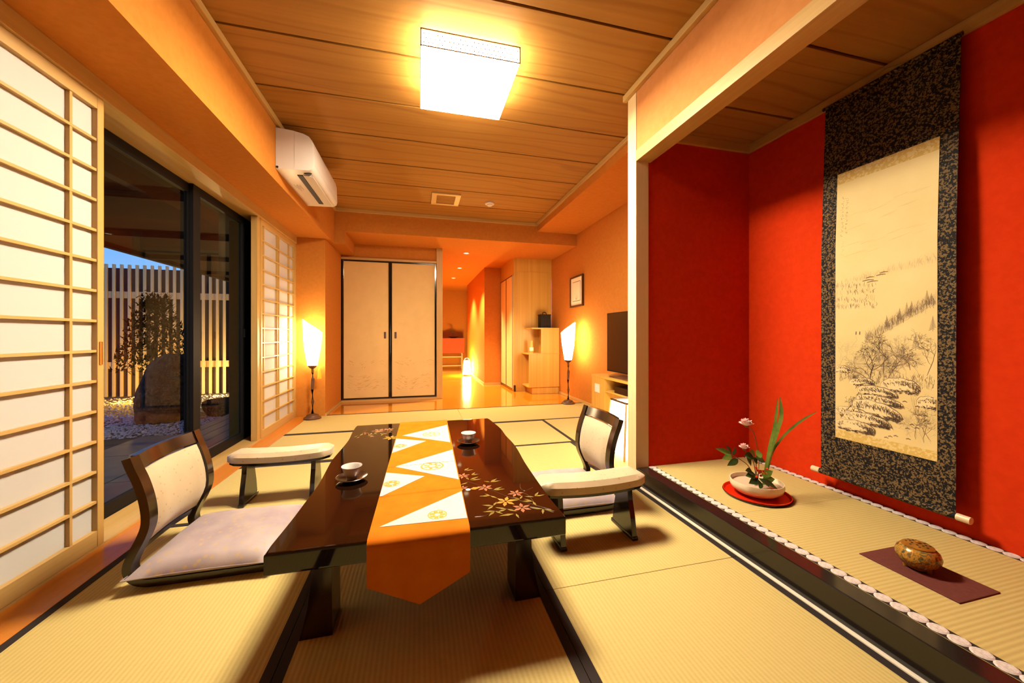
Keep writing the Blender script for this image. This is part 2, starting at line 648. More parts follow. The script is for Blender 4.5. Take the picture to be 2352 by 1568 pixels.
# ------------------------------------------------------------------ the room shell
YB = -0.9      # wall behind the camera
floor = struct('floor', BX(-1.70, 2.45, YB, 5.045, -0.10, -0.032), 'sub', 'straw mat floor of the sitting room', 'floor')


def mat_(x0, x1, y0, y1, axis):
    g = 0.0012
    o = obj('tatami_mat', BX(x0 + g, x1 - g, y0 + g, y1 - g, -0.031, 0.0, 0.0015), 'tat_y' if axis == 'Y' else 'tat_x', floor)
    h = 0.031
    for s in (0, 1):
        if axis == 'Y':
            xa = x0 + g if s == 0 else x1 - g - h
            b = BX(xa, xa + h, y0 + g, y1 - g, -0.004, 0.0012)
        else:
            ya = y0 + g if s == 0 else y1 - g - h
            b = BX(x0 + g, x1 - g, ya, ya + h, -0.004, 0.0012)
        obj('cloth_border', b, 'heri', o)


mat_(-1.31, -0.415, 0.42, 2.29, 'Y')
mat_(-0.415, 0.48, 0.42, 2.29, 'Y')
mat_(0.48, 1.398, -0.45, 1.365, 'Y')
mat_(0.48, 1.398, 1.365, 3.20, 'Y')
mat_(-1.31, 0.48, 2.29, 3.20, 'X')
mat_(-1.31, -0.38, 3.20, 4.13, 'X')
mat_(-0.38, 1.40, 3.20, 4.13, 'X')
mat_(1.40, 2.35, 2.29, 4.13, 'Y')
mat_(-1.31, 0.505, 4.13, 5.04, 'X')
mat_(0.505, 2.35, 4.13, 5.04, 'X')
mat_(-1.31, 0.48, -0.46, 0.42, 'X')
obj('floor_board', BX(-1.462, -1.3115, YB, 5.0, -0.03, 0.0005, 0.002), 'amber_y', floor)
obj('pale_strip', BX(1.398, 1.4165, YB, 2.18, -0.03, 0.005, 0.002), plain('strip_white', (0.60, 0.55, 0.46), 0.4), floor)  # thin whitish strip between the mats and the alcove step

floor2 = struct('floor_hall', BX(-1.30, 3.2, 5.046, 11.7, -0.10, -0.002), 'amber_floor', 'glossy amber wood floor of the hallway beyond the mats', 'floor')

# main ceiling: boards with open joints
ceiling = struct('ceiling', BX(-1.75, 2.45, YB, 5.30, 2.684, 2.76), 'ceil_dark', 'cedar board ceiling of the sitting room', 'ceiling')
ys = [2.29 + 0.495 * k for k in range(-7, 7)]
for a, b in zip(ys, ys[1:]):
    a2, b2 = max(a, YB), min(b, 5.26)
    if b2 - a2 < 0.03:
        continue
    x1 = 1.415 if b2 < 2.31 else 1.73
    obj('ceiling_board', BX(-1.09, x1, a2 + 0.008, b2 - 0.008, 2.67, 2.6835, 0.002), 'ceil', ceiling)

struct('wall_left_beam', BX(-1.80, -1.08, YB, 5.25, 2.20, 2.69), 'wall', 'orange papered beam box above the sliding screens')
struct('wall_left_corner', BX(-1.80, -0.945, 5.2505, 5.95, 2.20, 2.3725), 'wall', 'small orange ceiling box at the corner left of the paper doors')
struct('wall_left_column', BX(-1.80, -1.13, 5.0, 5.95, 0.0, 2.20), 'wall', 'orange corner pillar beside the paper doors')
struct('wall_left_near', BX(-1.80, -1.46, YB, 1.215, -0.03, 2.20), 'wall', 'orange wall at the near left end of the screens')
struct('wall_rear', BX(-1.80, 2.45, YB - 0.1, YB, -0.1, 2.76), 'eave', 'unseen wall behind the viewer, darkened to cut fill light')  # out of view; dark colour chosen to keep fill light off the room
struct('wall_right', BX(2.35, 2.45, 2.19, 6.35, -0.1, 2.76), 'wall', 'orange papered wall on the right behind the television')
struct('wall_right_soffit', BX(1.715, 2.35, 2.285, 5.25, 2.55, 2.69), 'wall', 'orange dropped ceiling strip along the right wall')
struct('ceiling_hall', BX(-1.80, 3.2, 5.25, 11.7, 2.373, 2.76), 'wall', 'low orange ceiling of the hallway with its beam front', 'ceiling')
struct('wall_back_header', BX(-1.13, 0.275, 5.95, 6.08, 2.165, 2.373), 'wall', 'orange wall strip above the paper doors')
struct('wall_closet_back', BX(-1.8, 0.26, 6.12, 6.2, -0.1, 2.373), 'sub', 'dark closet interior behind the paper doors')
struct('wall_hall_left', BX(0.262, 0.355, 6.08, 10.4, -0.1, 2.373), 'wall', 'orange wall on the left of the hallway')
struct('wall_hall_right', BX(1.285, 2.45, 7.38, 10.1, -0.1, 2.373), 'wall', 'orange wall block on the right of the hallway')
struct('wall_hall_end', BX(-0.8, 3.2, 11.6, 11.7, -0.1, 2.373), 'wall', 'orange wall at the far end of the hallway')
struct('wall_hall_room_left', BX(-0.8, -0.7, 10.3, 11.7, -0.1, 2.373), 'wall', 'orange side wall left of the far hallway room')
struct('wall_hall_room_right', BX(3.1, 3.2, 10.0, 11.7, -0.1, 2.373), 'wall', 'orange side wall right of the far hallway room')

# alcove (tokonoma) walls
struct('wall_alcove_header', BX(1.413, 1.512, YB, 2.187, 2.238, 2.69), 'wall_lit', 'orange papered wall strip hanging above the alcove opening, paled as lamplit')
struct('wall_alcove_side', BX(1.506, 2.35, 2.19, 2.284, 0.0, 2.69), 'red', 'red end wall of the alcove beside the post')
struct('wall_alcove_back', BX(2.345, 2.42, YB, 2.19, 0.0, 2.69), 'red', 'red back wall of the alcove behind the scroll')
struct('wall_alcove_near', BX(1.42, 2.345, YB, -0.42, 0.0, 2.69), 'red', 'red near end wall of the alcove')
ceil2 = struct('ceiling_alcove', BX(1.512, 2.345, -0.42, 2.19, 2.399, 2.45), 'ceil_dark', 'dark cedar ceiling of the alcove', 'ceiling')
ys = [1.36 + 0.489 * k for k in range(-4, 3)]
for a, b in zip(ys, ys[1:]):
    b2 = min(b, 2.19)
    obj('ceiling_board', BX(1.513, 2.344, max(a, -0.42) + 0.008, b2 - 0.008, 2.385, 2.398, 0.002), 'ceil', ceil2)

# timber trim
ntrim = [0]


def trim(bm, mat, label, name=None):
    ntrim[0] += 1
    return struct(name or 'trim_%d' % ntrim[0], bm, mat, label, 'trim')


trim(BX(-1.08, -1.053, YB, 5.25, 2.628, 2.6695, 0.003), 'hinoki_y', 'pale ceiling moulding on the left beam')
trim(BX(1.383, 1.4125, YB, 2.31, 2.628, 2.6695, 0.003), 'hinoki_y', 'pale ceiling moulding above the alcove')
trim(BX(1.687, 1.7145, 2.31, 5.25, 2.628, 2.6695, 0.003), 'hinoki_y', 'pale ceiling moulding on the right dropped strip')
trim(BX(-1.053, 1.687, 5.223, 5.2495, 2.628, 2.6695, 0.003), 'hinoki_x', 'pale ceiling moulding on the far beam')
trim(BX(1.408, 1.517, YB, 2.185, 2.165, 2.237, 0.002), 'hinoki_y', 'pale timber lintel across the alcove opening')
trim(BX(1.408, 1.505, 2.186, 2.285, 0.0, 2.627, 0.003), wood('pale_post', (0.64, 0.48, 0.26), (0.70, 0.54, 0.31), 'Z', 40), 'square pale timber alcove post')
trim(BX(1.506, 2.344, 2.165, 2.1895, 2.325, 2.384, 0.003), 'hinoki_x', 'timber moulding along the top of the red end wall')
trim(BX(2.320, 2.3445, -0.42, 2.165, 2.325, 2.384, 0.003), 'hinoki_y', 'timber moulding along the top of the red back wall')
trim(BX(-1.72, -1.447, 1.0, 5.0, 2.118, 2.199, 0.002), 'hinoki_y', 'timber head rail over the sliding screens')
trim(BX(-1.64, -1.4625, 1.0, 5.0, -0.03, 0.012, 0.002), 'hinoki_y', 'timber sill under the sliding screens')
trim(BX(-1.52, -1.466, 3.92, 3.982, 0.013, 2.117, 0.002), 'hinoki_z', 'tan timber jamb between the glass and the far screen')
trim(BX(-1.472, -1.458, 4.985, 4.9995, 0.0, 2.117), 'hinoki_z', 'thin timber edge where the far screen meets the pillar')
trim(BX(-1.129, 0.27, 5.925, 5.949, 2.135, 2.168, 0.002), 'hinoki_x', 'pale head trim over the paper doors')
trim(BX(-1.129, 0.27, 5.915, 6.05, -0.002, 0.028, 0.002), 'hinoki_x', 'pale threshold under the paper doors')
trim(BX(0.268, 0.36, 5.915, 6.079, 0.0, 2.372, 0.003), 'hinoki_z', 'tall pale post at the right of the paper doors')
trim(BX(-1.1295, -1.118, 5.0, 5.915, 0.0, 0.03), 'hinoki_y', 'skirting along the side of the orange pillar')
trim(BX(2.338, 2.3495, 4.2, 5.98, 0.0, 0.035), 'hinoki_y', 'skirting along the foot of the right wall', 'baseboard_right')
trim(BX(1.272, 1.2845, 7.38, 10.1, 0.0, 0.035), 'hinoki_y', 'skirting along the hallway wall', 'baseboard_hall')
trim(BX(1.285, 1.62, 7.367, 7.3795, 0.0, 0.035), 'hinoki_x', 'skirting on the hallway wall corner', 'baseboard_hall_corner')
trim(BX(1.30, 1.36, 10.10, 10.16, 0.0, 2.05), 'bronze', 'dark door edge at the far end of the hallway')

# raised alcove platform
plat = struct('floor_alcove', BX(1.49, 2.345, -0.42, 2.19, 0.0, 0.098), 'sub', 'raised straw mat platform of the alcove', 'floor')
obj('front_beam', BX(1.417, 1.4965, -0.42, 2.185, 0.0, 0.1125, 0.003), 'lacq_black', plat)
obj('alcove_mat', BX(1.4975, 2.344, -0.42, 1.50, 0.0985, 0.112), 'tat_x', plat)
obj('alcove_mat', BX(1.4975, 2.344, 1.5015, 2.1895, 0.0985, 0.112), 'tat_x', plat)
for xc in (1.5225, 2.3185):
    obj('border_band', BX(xc - 0.0245, xc + 0.0245, -0.42, 2.189, 0.1115, 0.1128), 'heri', plat)


def medallion_mesh():
    bm = bmesh.new()
    n = 14
    top = bm.verts.new((0, 0, 0.0022))
    r0 = [bm.verts.new((0.0245 * math.cos(2 * PI * i / n), 0.0232 * math.sin(2 * PI * i / n), 0.0)) for i in range(n)]
    r1 = [bm.verts.new((0.020 * math.cos(2 * PI * i / n), 0.019 * math.sin(2 * PI * i / n), 0.0022)) for i in range(n)]
    for i in range(n):
        j = (i + 1) % n
        bm.faces.new((r0[i], r0[j], r1[j], r1[i]))
        bm.faces.new((r1[i], r1[j], top))
    return bm


med0 = None
for xc, y_end in ((1.5225, 0.35), (2.3185, 0.60)):
    y = 2.166
    while y > y_end:
        if med0 is None:
            med0 = obj('crest_medallion', medallion_mesh(), 'lace', plat, loc=(xc, y, 0.1128))
        else:
            inst(med0, 'crest_medallion', (xc, y, 0.1128), plat)
        y -= 0.0452

# ------------------------------------------------------------------ sliding paper screens
ZB = [0.219 + 0.1413 * i for i in range(13)]


def shoji(y0, y1, bars, label, handle):
    t = thing('shoji_screen', label, 'sliding screen', (-1.475, (y0 + y1) / 2, 0.012), 'sliding paper screens in the left wall')
    xa, xb = -1.492, -1.460
    st = 0.036
    obj('paper', BX(-1.4835, -1.4825, y0 + st - 0.004, y1 - st + 0.004, 0.08, 2.065), 'paper', t)
    for a in (y0, y1 - st):
        obj('stile', BX(xa, xb, a, a + st, 0.013, 2.117, 0.0015), 'hinoki_z', t)
    obj('bottom_rail', BX(xa, xb - 0.001, y0 + st, y1 - st, 0.013, 0.085, 0.0015), 'hinoki_y', t)
    obj('top_rail', BX(xa, xb - 0.001, y0 + st, y1 - st, 2.06, 2.117, 0.0015), 'hinoki_y', t)
    for b in bars:
        obj('upright_bar', BX(-1.4822, -1.4655, b - 0.0065, b + 0.0065, 0.0855, 2.0595), 'hinoki_z', t)
    for z in ZB:
        obj('cross_bar', BX(-1.4821, -1.4640, y0 + st - 0.012, y1 - st + 0.012, z - 0.006, z + 0.006), 'hinoki_y', t)
    if handle:
        obj('finger_pull', BX(-1.4603, -1.4592, y1 - 0.028, y1 - 0.012, 0.86, 0.97, 0.004), 'amber_y', t)
    return t


shoji(1.24, 2.182, (1.71, 2.018), 'large near sliding paper screen at the left edge', True)
shoji(3.984, 4.984, (4.075, 4.425, 4.475, 4.79), 'far sliding paper screen beside the left floor lamp', False)

# dark framed glass doors
for i, (ya, yb, xg, lab) in enumerate(((2.02, 3.285, -1.655, 'near dark-framed sliding glass door behind the left chair'),
                                       (3.20, 4.16, -1.625, 'far dark-framed sliding glass door looking on the fence'))):
    wn = thing('window_%d' % (i + 1), lab, 'glass door', (xg, (ya + yb) / 2, 0.013), kind='structure')
    sa, sb = (0.05, 0.09) if i == 0 else (0.09, 0.19)
    obj('stile', BX(xg - 0.014, xg + 0.014, ya, ya + sa, 0.014, 2.116, 0.002), 'black_metal', wn)
    obj('stile', BX(xg - 0.014, xg + 0.014, yb - sb, yb, 0.014, 2.116, 0.002), 'black_metal', wn)
    obj('bottom_rail', BX(xg - 0.014, xg + 0.014, ya + sa, yb - sb, 0.014, 0.085, 0.002), 'black_metal', wn)
    obj('top_rail', BX(xg - 0.014, xg + 0.014, ya + sa, yb - sb, 2.05, 2.116, 0.002), 'black_metal', wn)
    obj('pane', BX(xg - 0.003, xg + 0.003, ya + sa, yb - sb, 0.085, 2.05), 'glass', wn)
    if i == 1:
        obj('latch', BX(xg + 0.014, xg + 0.03, yb - sb + 0.02, yb - sb + 0.04, 0.98, 1.06, 0.003), 'black_metal', wn)
trim(BX(-1.80, -1.60, 4.161, 5.0, -0.03, 2.117), 'wall', 'wall piece hidden behind the far screen')

# painted paper doors at the back
for i, (xa, xb) in enumerate(((-1.117, -0.432), (-0.428, 0.262))):
    t = thing('door_%d' % (i + 1), ('left' if i == 0 else 'right') + ' cream paper door with black frame at the back', 'door', ((xa + xb) / 2, 5.96, 0.03), kind='structure')
    ya, yb = (5.945, 5.975) if i == 0 else (5.950, 5.980)
    fw = 0.024
    obj('panel', BX(xa + fw, xb - fw, ya + 0.006, yb - 0.004, 0.03 + fw, 2.134 - fw), 'fusuma', t)
    obj('frame_stile', BX(xa, xa + fw, ya, yb, 0.03, 2.134, 0.002), 'lacq_black', t)
    obj('frame_stile', BX(xb - fw, xb, ya, yb, 0.03, 2.134, 0.002), 'lacq_black', t)
    obj('frame_rail', BX(xa + fw, xb - fw, ya, yb, 0.03, 0.03 + fw, 0.002), 'lacq_black', t)
    obj('frame_rail', BX(xa + fw, xb - fw, ya, yb, 2.134 - fw, 2.134, 0.002), 'lacq_black', t)
    hx = xb - 0.075 if i == 0 else xa + 0.075
    obj('finger_pull', BX(hx - 0.016, hx + 0.016, ya + 0.001, ya + 0.008, 0.95, 1.05, 0.006), 'bronze', t)
    # faint painted clouds and grasses at the foot
    bm = bmesh.new()
    for k in range(60):
        u = random.random()
        cx = xa + 0.08 + u * (xb - xa - 0.16)
        band = random.choice((0, 0, 0, 1))
        cz = (0.17 + 0.22 * random.random() ** 1.3) if band == 0 else 0.58 + 0.05 * random.gauss(0, 0.7)
        ln = random.uniform(0.02, 0.09)
        pts = [(cx - ln / 2 + ln * q / 5, cz + 0.010 * math.sin(q * 1.1 + u * 6)) for q in range(6)]
        wd = random.uniform(0.0012, 0.003)
        lo = [bm.verts.new((p[0], ya + 0.0055, p[1] - wd * math.sin(PI * (q + 0.3) / 5.6))) for q, p in enumerate(pts)]
        hi = [bm.verts.new((p[0], ya + 0.0055, p[1] + wd * math.sin(PI * (q + 0.3) / 5.6))) for q, p in enumerate(pts)]
        for q in range(5):
            bm.faces.new((lo[q], lo[q + 1], hi[q + 1], hi[q]))
    obj('painted_clouds', bm, 'fus_ink', t)
tag(obj('wall_plate', BX(0.262, 0.2675, 5.90, 5.92, 1.90, 2.03, 0.002), 'white_plastic'), 'small white plate on the post beside the paper doors', 'plate')

# ------------------------------------------------------------------ ceiling lamp
cl = thing('ceiling_lamp', 'square glowing paper ceiling lamp over the low table', 'ceiling lamp', (0.283, 2.305, 2.545))
LX0, LX1, LY0, LY1 = 0.006, 0.56, 2.02, 2.59
obj('diffuser', BX(LX0 + 0.005, LX1 - 0.005, LY0 + 0.005, LY1 - 0.005, 2.545, 2.549), 'diffuser', cl)
obj('side_paper', BX(LX0 + 0.006, LX1 - 0.006, LY0 + 0.006, LY1 - 0.006, 2.5495, 2.632), 'diff_side', cl)
fr = bmesh.new()
for (a, b, c, d) in ((LX0, LX1, LY0, LY0 + 0.004), (LX0, LX1, LY1 - 0.004, LY1), (LX0, LX0 + 0.004, LY0, LY1), (LX1 - 0.004, LX1, LY0, LY1)):
    add_box(fr, a, b, c, d, 2.634, 2.641)
    add_box(fr, a, b, c, d, 2.546, 2.551)
obj('frame', fr, 'perf', cl)
for (a, c) in ((LX0, LY0), (LX1 - 0.006, LY0), (LX0, LY1 - 0.006), (LX1 - 0.006, LY1 - 0.006)):
    obj('corner_post', BX(a, a + 0.006, c, c + 0.006, 2.551, 2.634), 'perf', cl)
dots = bmesh.new()
for k in range(22):
    for r in range(3):
        x = LX0 + 0.018 + k * 0.0247 + (0.012 if r % 2 else 0)
        z = 2.568 + r * 0.024
        if x < LX1 - 0.01:
            add_box(dots, x - 0.003, x + 0.003, LY0 + 0.002, LY0 + 0.005, z - 0.003, z + 0.003)
        y = LY0 + 0.018 + k * 0.0247 + (0.012 if r % 2 else 0)
        if y < LY1 - 0.01:
            add_box(dots, LX0 + 0.002, LX0 + 0.005, y - 0.003, y + 0.003, z - 0.003, z + 0.003)
dd = obj('paper_studs', dots, 'perf', cl)
dd['kind'] = 'stuff'
obj('ceiling_mount', BX(0.16, 0.40, 2.18, 2.43, 2.632, 2.6695, 0.004), 'white_plastic', cl)

# ------------------------------------------------------------------ air conditioner
ac = thing('air_conditioner', 'white wall air conditioner on the left beam', 'air conditioner', (-1.079, 3.63, 2.29))
prof = [(-1.0795, 2.292), (-1.0795, 2.612), (-0.955, 2.600), (-0.885, 2.588), (-0.845, 2.570), (-0.822, 2.540), (-0.812, 2.500),
        (-0.806, 2.345), (-0.815, 2.318), (-0.845, 2.300)]
obj('body', PRISM(prof, 'y', 3.21, 4.07, 0.006), 'white_plastic', ac, True)
obj('side_seam', BX(-0.948, -0.9465, 3.2085, 3.2098, 2.31, 2.59), 'plastic_line', ac)
obj('air_outlet', BX(-0.955, -0.915, 3.31, 3.98, 2.2915, 2.304), 'black', ac)
lv = bmesh.new()
add_prism(lv, [(-0.912, 2.293), (-0.838, 2.286), (-0.836, 2.290), (-0.910, 2.299)], 'y', 3.30, 3.99)
obj('louver', lv, 'white_plastic', ac)
obj('front_panel_line', BX(-0.8085, -0.806, 3.23, 4.05, 2.352, 2.355), 'plastic_line', ac)
obj('outlet_corner', PRISM([(-0.895, 3.262), (-0.832, 3.250), (-0.862, 3.298)], 'z', 2.2905, 2.296), 'black', ac)
nb = bmesh.new()
for k in range(5):
    add_box(nb, -1.045 + k * 0.012, -1.040 + k * 0.012, 3.52 + 0.02 * (k % 2), 3.60 + 0.03 * (k % 3), 2.2912, 2.2925)
obj('printed_notice', nb, 'plastic_line', ac)
obj('cap_screw', BX(-1.075, -1.058, 3.2082, 3.2098, 2.297, 2.312, 0.003), 'black', ac)

# ceiling vent, smoke detector, hall downlights
v = thing('ceiling_vent', 'square wooden ceiling vent near the far beam', 'vent', (0.315, 4.57, 2.65))
for (a, b, c, d) in ((0.145, 0.485, 4.38, 4.43), (0.145, 0.485, 4.71, 4.76), (0.145, 0.205, 4.43, 4.71), (0.425, 0.485, 4.43, 4.71)):
    obj('frame_side', BX(a, b, c, d, 2.654, 2.6695, 0.002), 'hinoki_x', v)
obj('grille', BX(0.205, 0.425, 4.43, 4.71, 2.662, 2.6695), 'ceil', v)
for k in range(6):
    obj('slat', BX(0.205, 0.425, 4.45 + k * 0.044, 4.458 + k * 0.044, 2.659, 2.6618), 'ceil', v)
sd = thing('smoke_detector', 'round white smoke detector on the ceiling', 'smoke detector', (0.865, 4.58, 2.63))
obj('base', LATHE([(0, 2.6695), (0.058, 2.6695), (0.058, 2.655), (0.05, 2.650), (0, 2.650)], 0.865, 4.58, 24), 'white_plastic', sd, True)
obj('sensor_dome', LATHE([(0.036, 2.650), (0.034, 2.638), (0.022, 2.630), (0, 2.628)], 0.865, 4.58, 20), 'white_plastic', sd, True)
for k, (x, y, lab) in enumerate(((0.765, 6.15, 'nearest'), (0.80, 7.54, 'middle'), (0.80, 8.90, 'farthest'))):
    t = thing('downlight', lab + ' of the three small downlights in the hallway ceiling', 'downlight', (x, y, 2.36), 'hallway downlights')
    obj('ring', LATHE([(0.036, 2.3725), (0.052, 2.3725), (0.052, 2.367), (0.036, 2.367), (0.036, 2.3725)], x, y, 20), 'white_plastic', t)
    obj('bulb', LATHE([(0, 2.3722), (0.034, 2.3722), (0.034, 2.370), (0, 2.370)], x, y, 16), 'spot', t)
    ld = D.lights.new('downlight_beam', 'SPOT')
    ld.energy = 340
    ld.color = (1.0, 0.72, 0.36)
    ld.spot_size = math.radians(95)
    ld.spot_blend = 0.7
    ld.shadow_soft_size = 0.03
    lo = D.objects.new('downlight_beam', ld)
    COL.objects.link(lo)
    lo.parent = t
    lo.location = (0, 0, -0.01)

# ------------------------------------------------------------------ low table
TZ, TB = 0.363, 0.297
tb = thing('low_table', 'low dark lacquer table with flower inlay in the middle of the mats', 'table', (0.03, 2.0, 0.0))
left = [(-0.438, 1.212), (-0.426, 1.40), (-0.421, 1.55), (-0.416, 1.72), (-0.424, 1.90), (-0.430, 2.05), (-0.420, 2.25), (-0.415, 2.42), (-0.424, 2.60), (-0.426, 2.785)]
right = [(0.500, 1.208), (0.496, 1.32), (0.497, 1.42), (0.503, 1.57), (0.514, 1.78), (0.530, 1.95), (0.538, 2.10), (0.534, 2.28), (0.540, 2.45), (0.526, 2.64), (0.512, 2.790)]
outline = [tuple(p[:2]) for p in smooth_path(left, 3)][::-1] + [tuple(p[:2]) for p in smooth_path(right, 3)]
outline = [tuple(p[:2]) for p in smooth_path([q for q in right], 3)] + [tuple(p[:2]) for p in smooth_path(left, 3)][::-1]
top = obj('tabletop', PRISM(outline, 'z', TB, TZ, 0.008, 3), 'lacquer', tb)
for sx, xo in ((-1, -0.28), (1, 0.35)):
    for yy in (1.335, 2.52):
        x_in, x_top, x_bot = xo, xo + sx * 0.062, xo + sx * 0.102
        poly = [(x_in, 0.0), (x_in + sx * 0.003, 0.20), (x_in + sx * 0.0, 0.2965), (x_top, 0.2965), (x_top + sx * 0.002, 0.19), (x_top + sx * 0.014, 0.10), (x_top + sx * 0.030, 0.03), (x_bot, 0.0)]
        if sx < 0:
            poly = poly[::-1]
        obj('leg', PRISM(poly, 'y', yy, yy + 0.135, 0.004), 'lacq_dark', tb)


def flower(cx, cy, r, mat, rot=0.0):
    bm = bmesh.new()
    for k in range(6):
        a = rot + k * PI / 3
        d, s = Vector((math.cos(a), math.sin(a), 0)), Vector((-math.sin(a), math.cos(a), 0))
        c0 = Vector((cx, cy, TZ + 0.0007))
        pts = [c0 + d * r * 0.12 - s * r * 0.06, c0 + d * r * 0.55 - s * r * 0.20, c0 + d * r, c0 + d * r * 0.55 + s * r * 0.20, c0 + d * r * 0.12 + s * r * 0.06]
        bm.faces.new([bm.verts.new(p) for p in pts])
    obj('inlay_flower', bm, mat, tb)


def inlay_leaf(cx, cy, ang, ln, mat='inlay_leaf', wd=0.26):
    d, s = Vector((math.cos(ang), math.sin(ang), 0)), Vector((-math.sin(ang), math.cos(ang), 0))
    c0 = Vector((cx, cy, TZ + 0.0006))
    bm = bmesh.new()
    pts = [c0, c0 + d * ln * 0.4 - s * ln * wd * 0.5, c0 + d * ln, c0 + d * ln * 0.4 + s * ln * wd * 0.5]
    bm.faces.new([bm.verts.new(p) for p in pts])
    obj('inlay_leaf', bm, mat, tb)


for (x, y, r, m_, ro) in ((0.192, 1.670, 0.034, 'inlay_pink', 0.2), (0.267, 1.518, 0.036, 'inlay_pink', 0.5), (0.322, 1.373, 0.042, 'inlay_gold', 0.15),
                          (0.368, 1.308, 0.038, 'inlay_pink', 0.4), (0.377, 1.433, 0.034, 'inlay_pink', 0.0), (0.176, 1.537, 0.024, 'inlay_pink', 0.3)):
    flower(x, y, r, m_, ro)
for (x, y, a, l) in ((0.231, 1.671, 0.9, 0.04), (0.231, 1.671, 0.1, 0.04), (0.205, 1.735, 0.0, 0.05), (0.205, 1.735, 0.8, 0.04), (0.218, 1.613, 0.0, 0.05), (0.218, 1.62, 0.5, 0.05), (0.214, 1.62, 2.0, 0.03), (0.205, 1.59, 3.6, 0.04),
                     (0.299, 1.571, 0.7, 0.05), (0.299, 1.571, 0.1, 0.05), (0.299, 1.571, 2.6, 0.03), (0.295, 1.486, 0.5, 0.05), (0.295, 1.486, 0.0, 0.05), (0.283, 1.50, 1.8, 0.03),
                     (0.273, 1.437, 3.0, 0.045), (0.273, 1.437, 2.2, 0.03), (0.273, 1.437, -0.9, 0.04), (0.269, 1.35, 2.8, 0.045), (0.269, 1.35, 1.0, 0.035), (0.269, 1.35, 3.9, 0.04),
                     (0.266, 1.309, 3.1, 0.045), (0.266, 1.309, 4.0, 0.045), (0.266, 1.309, -0.9, 0.04), (0.311, 1.312, 2.6, 0.045), (0.311, 1.312, 3.5, 0.045), (0.311, 1.312, -0.7, 0.045),
                     (0.328, 1.271, 3.2, 0.055), (0.335, 1.270, -1.5, 0.035), (0.380, 1.379, 3.4, 0.04), (0.380, 1.379, 2.4, 0.035), (0.380, 1.379, 1.0, 0.035), (0.385, 1.36, -0.3, 0.045),
                     (0.422, 1.348, 2.3, 0.04), (0.422, 1.348, -1.5, 0.04), (0.443, 1.389, 0.9, 0.045), (0.443, 1.389, 0.1, 0.045), (0.440, 1.385, 2.8, 0.04), (0.440, 1.28, 2.7, 0.05), (0.440, 1.28, -1.9, 0.04), (0.440, 1.28, -0.6, 0.045)):
    inlay_leaf(x, y, a, l)
inlay_leaf(0.203, 1.519, 0.15, 0.05, 'inlay_gold', 0.5)
obj('inlay_pearl', LATHE([(0, TZ + 0.0013), (0.009, TZ + 0.0008), (0.010, TZ + 0.0002)], 0.196, 1.517, 12), 'pearl', tb)
for pts in ([(0.20, 1.60), (0.25, 1.55), (0.30, 1.47), (0.35, 1.40), (0.43, 1.31), (0.47, 1.27)], [(0.19, 1.285), (0.23, 1.285), (0.28, 1.31), (0.33, 1.31), (0.40, 1.31), (0.47, 1.25)],
            [(0.40, 1.44), (0.42, 1.41), (0.425, 1.35)], [(0.42, 1.52), (0.41, 1.48), (0.42, 1.45), (0.46, 1.47)]):
    P3 = [(p.x, p.y, TZ + 0.0003) for p in smooth_path([(q[0], q[1], 0) for q in pts], 5)]
    obj('inlay_vine', TUBE(P3, 0.0009, 4), 'inlay_vine', tb)
for k in range(34):
    x = random.uniform(-0.38, -0.15)
    y = 2.55 + (x + 0.28) * 0.3 + random.gauss(0, 0.05) - (0.22 if x > -0.19 and k % 2 else 0)
    inlay_leaf(x, y, random.uniform(0, 6.28), random.uniform(0.03, 0.06), random.choice(('inlay_leaf', 'inlay_pink', 'inlay_vine')))
flower(-0.17, 2.40, 0.05, 'inlay_gold', 0.3)
flower(-0.26, 2.60, 0.05, 'inlay_pink', 0.1)
flower(-0.20, 2.62, 0.04, 'inlay_pink', 0.4)

# ------------------------------------------------------------------ table runner
rn = thing('table_runner', 'orange silk table runner with white brocade triangles', 'table runner', (0.01, 1.95, 0.364))


def run_edges(y):
    t = (y - 1.2) / (2.8 - 1.2)
    return (-0.156 + t * 0.024, 0.162 + t * 0.040)


NX = 24
bm = bmesh.new()
rows = []
path = [(2.803, 0.25 + 0.0), (2.803, 0.345), (2.798, 0.358), (2.785, 0.366)]
yv = 2.70
while yv > 1.26:
    path.append((yv, 0.3665))
    yv -= 0.06
path += [(1.235, 0.3665), (1.215, 0.3655), (1.204, 0.360), (1.199, 0.350), (1.1985, 0.33), (1.1985, 0.30), (1.1985, 0.26), (1.1985, 0.229)]
nP = len(path)
for i, (y, z) in enumerate(path):
    l, r = run_edges(max(min(y, 2.8), 1.2))
    row = []
    for k in range(NX + 1):
        u = k / NX
        zz = z
        if i >= nP - 4:
            f = (i - (nP - 4)) / 3.0
            tip = 0.078 * (1 - abs(2 * u - 1)) * f
            zz = z - tip
        row.append((l + (r - l) * u, y, zz))
    rows.append(row)
grid = [[bm.verts.new(p) for p in row] for row in rows]
under = []
for i, row in enumerate(rows):
    out = []
    for p in row:
        y, z = p[1], p[2]
        if y > 2.79:
            q = (p[0], y + 0.0018, z)
        elif y < 1.212:
            q = (p[0], y - 0.0018, z)
        else:
            q = (p[0], y, z + 0.0018)
        out.append(bm.verts.new(q))
    under.append(out)
for G in (grid, under):
    for a, b in zip(G, G[1:]):
        for k in range(NX):
            bm.faces.new((a[k], a[k + 1], b[k + 1], b[k]))
for a in (0, nP - 1):
    for k in range(NX):
        bm.faces.new((grid[a][k], grid[a][k + 1], under[a][k + 1], under[a][k]))
for k in (0, NX):
    for i in range(nP - 1):
        bm.faces.new((grid[i][k], grid[i + 1][k], under[i + 1][k], under[i][k]))
obj('cloth', bm, 'orange_silk', rn, True)
RZ = 0.3684
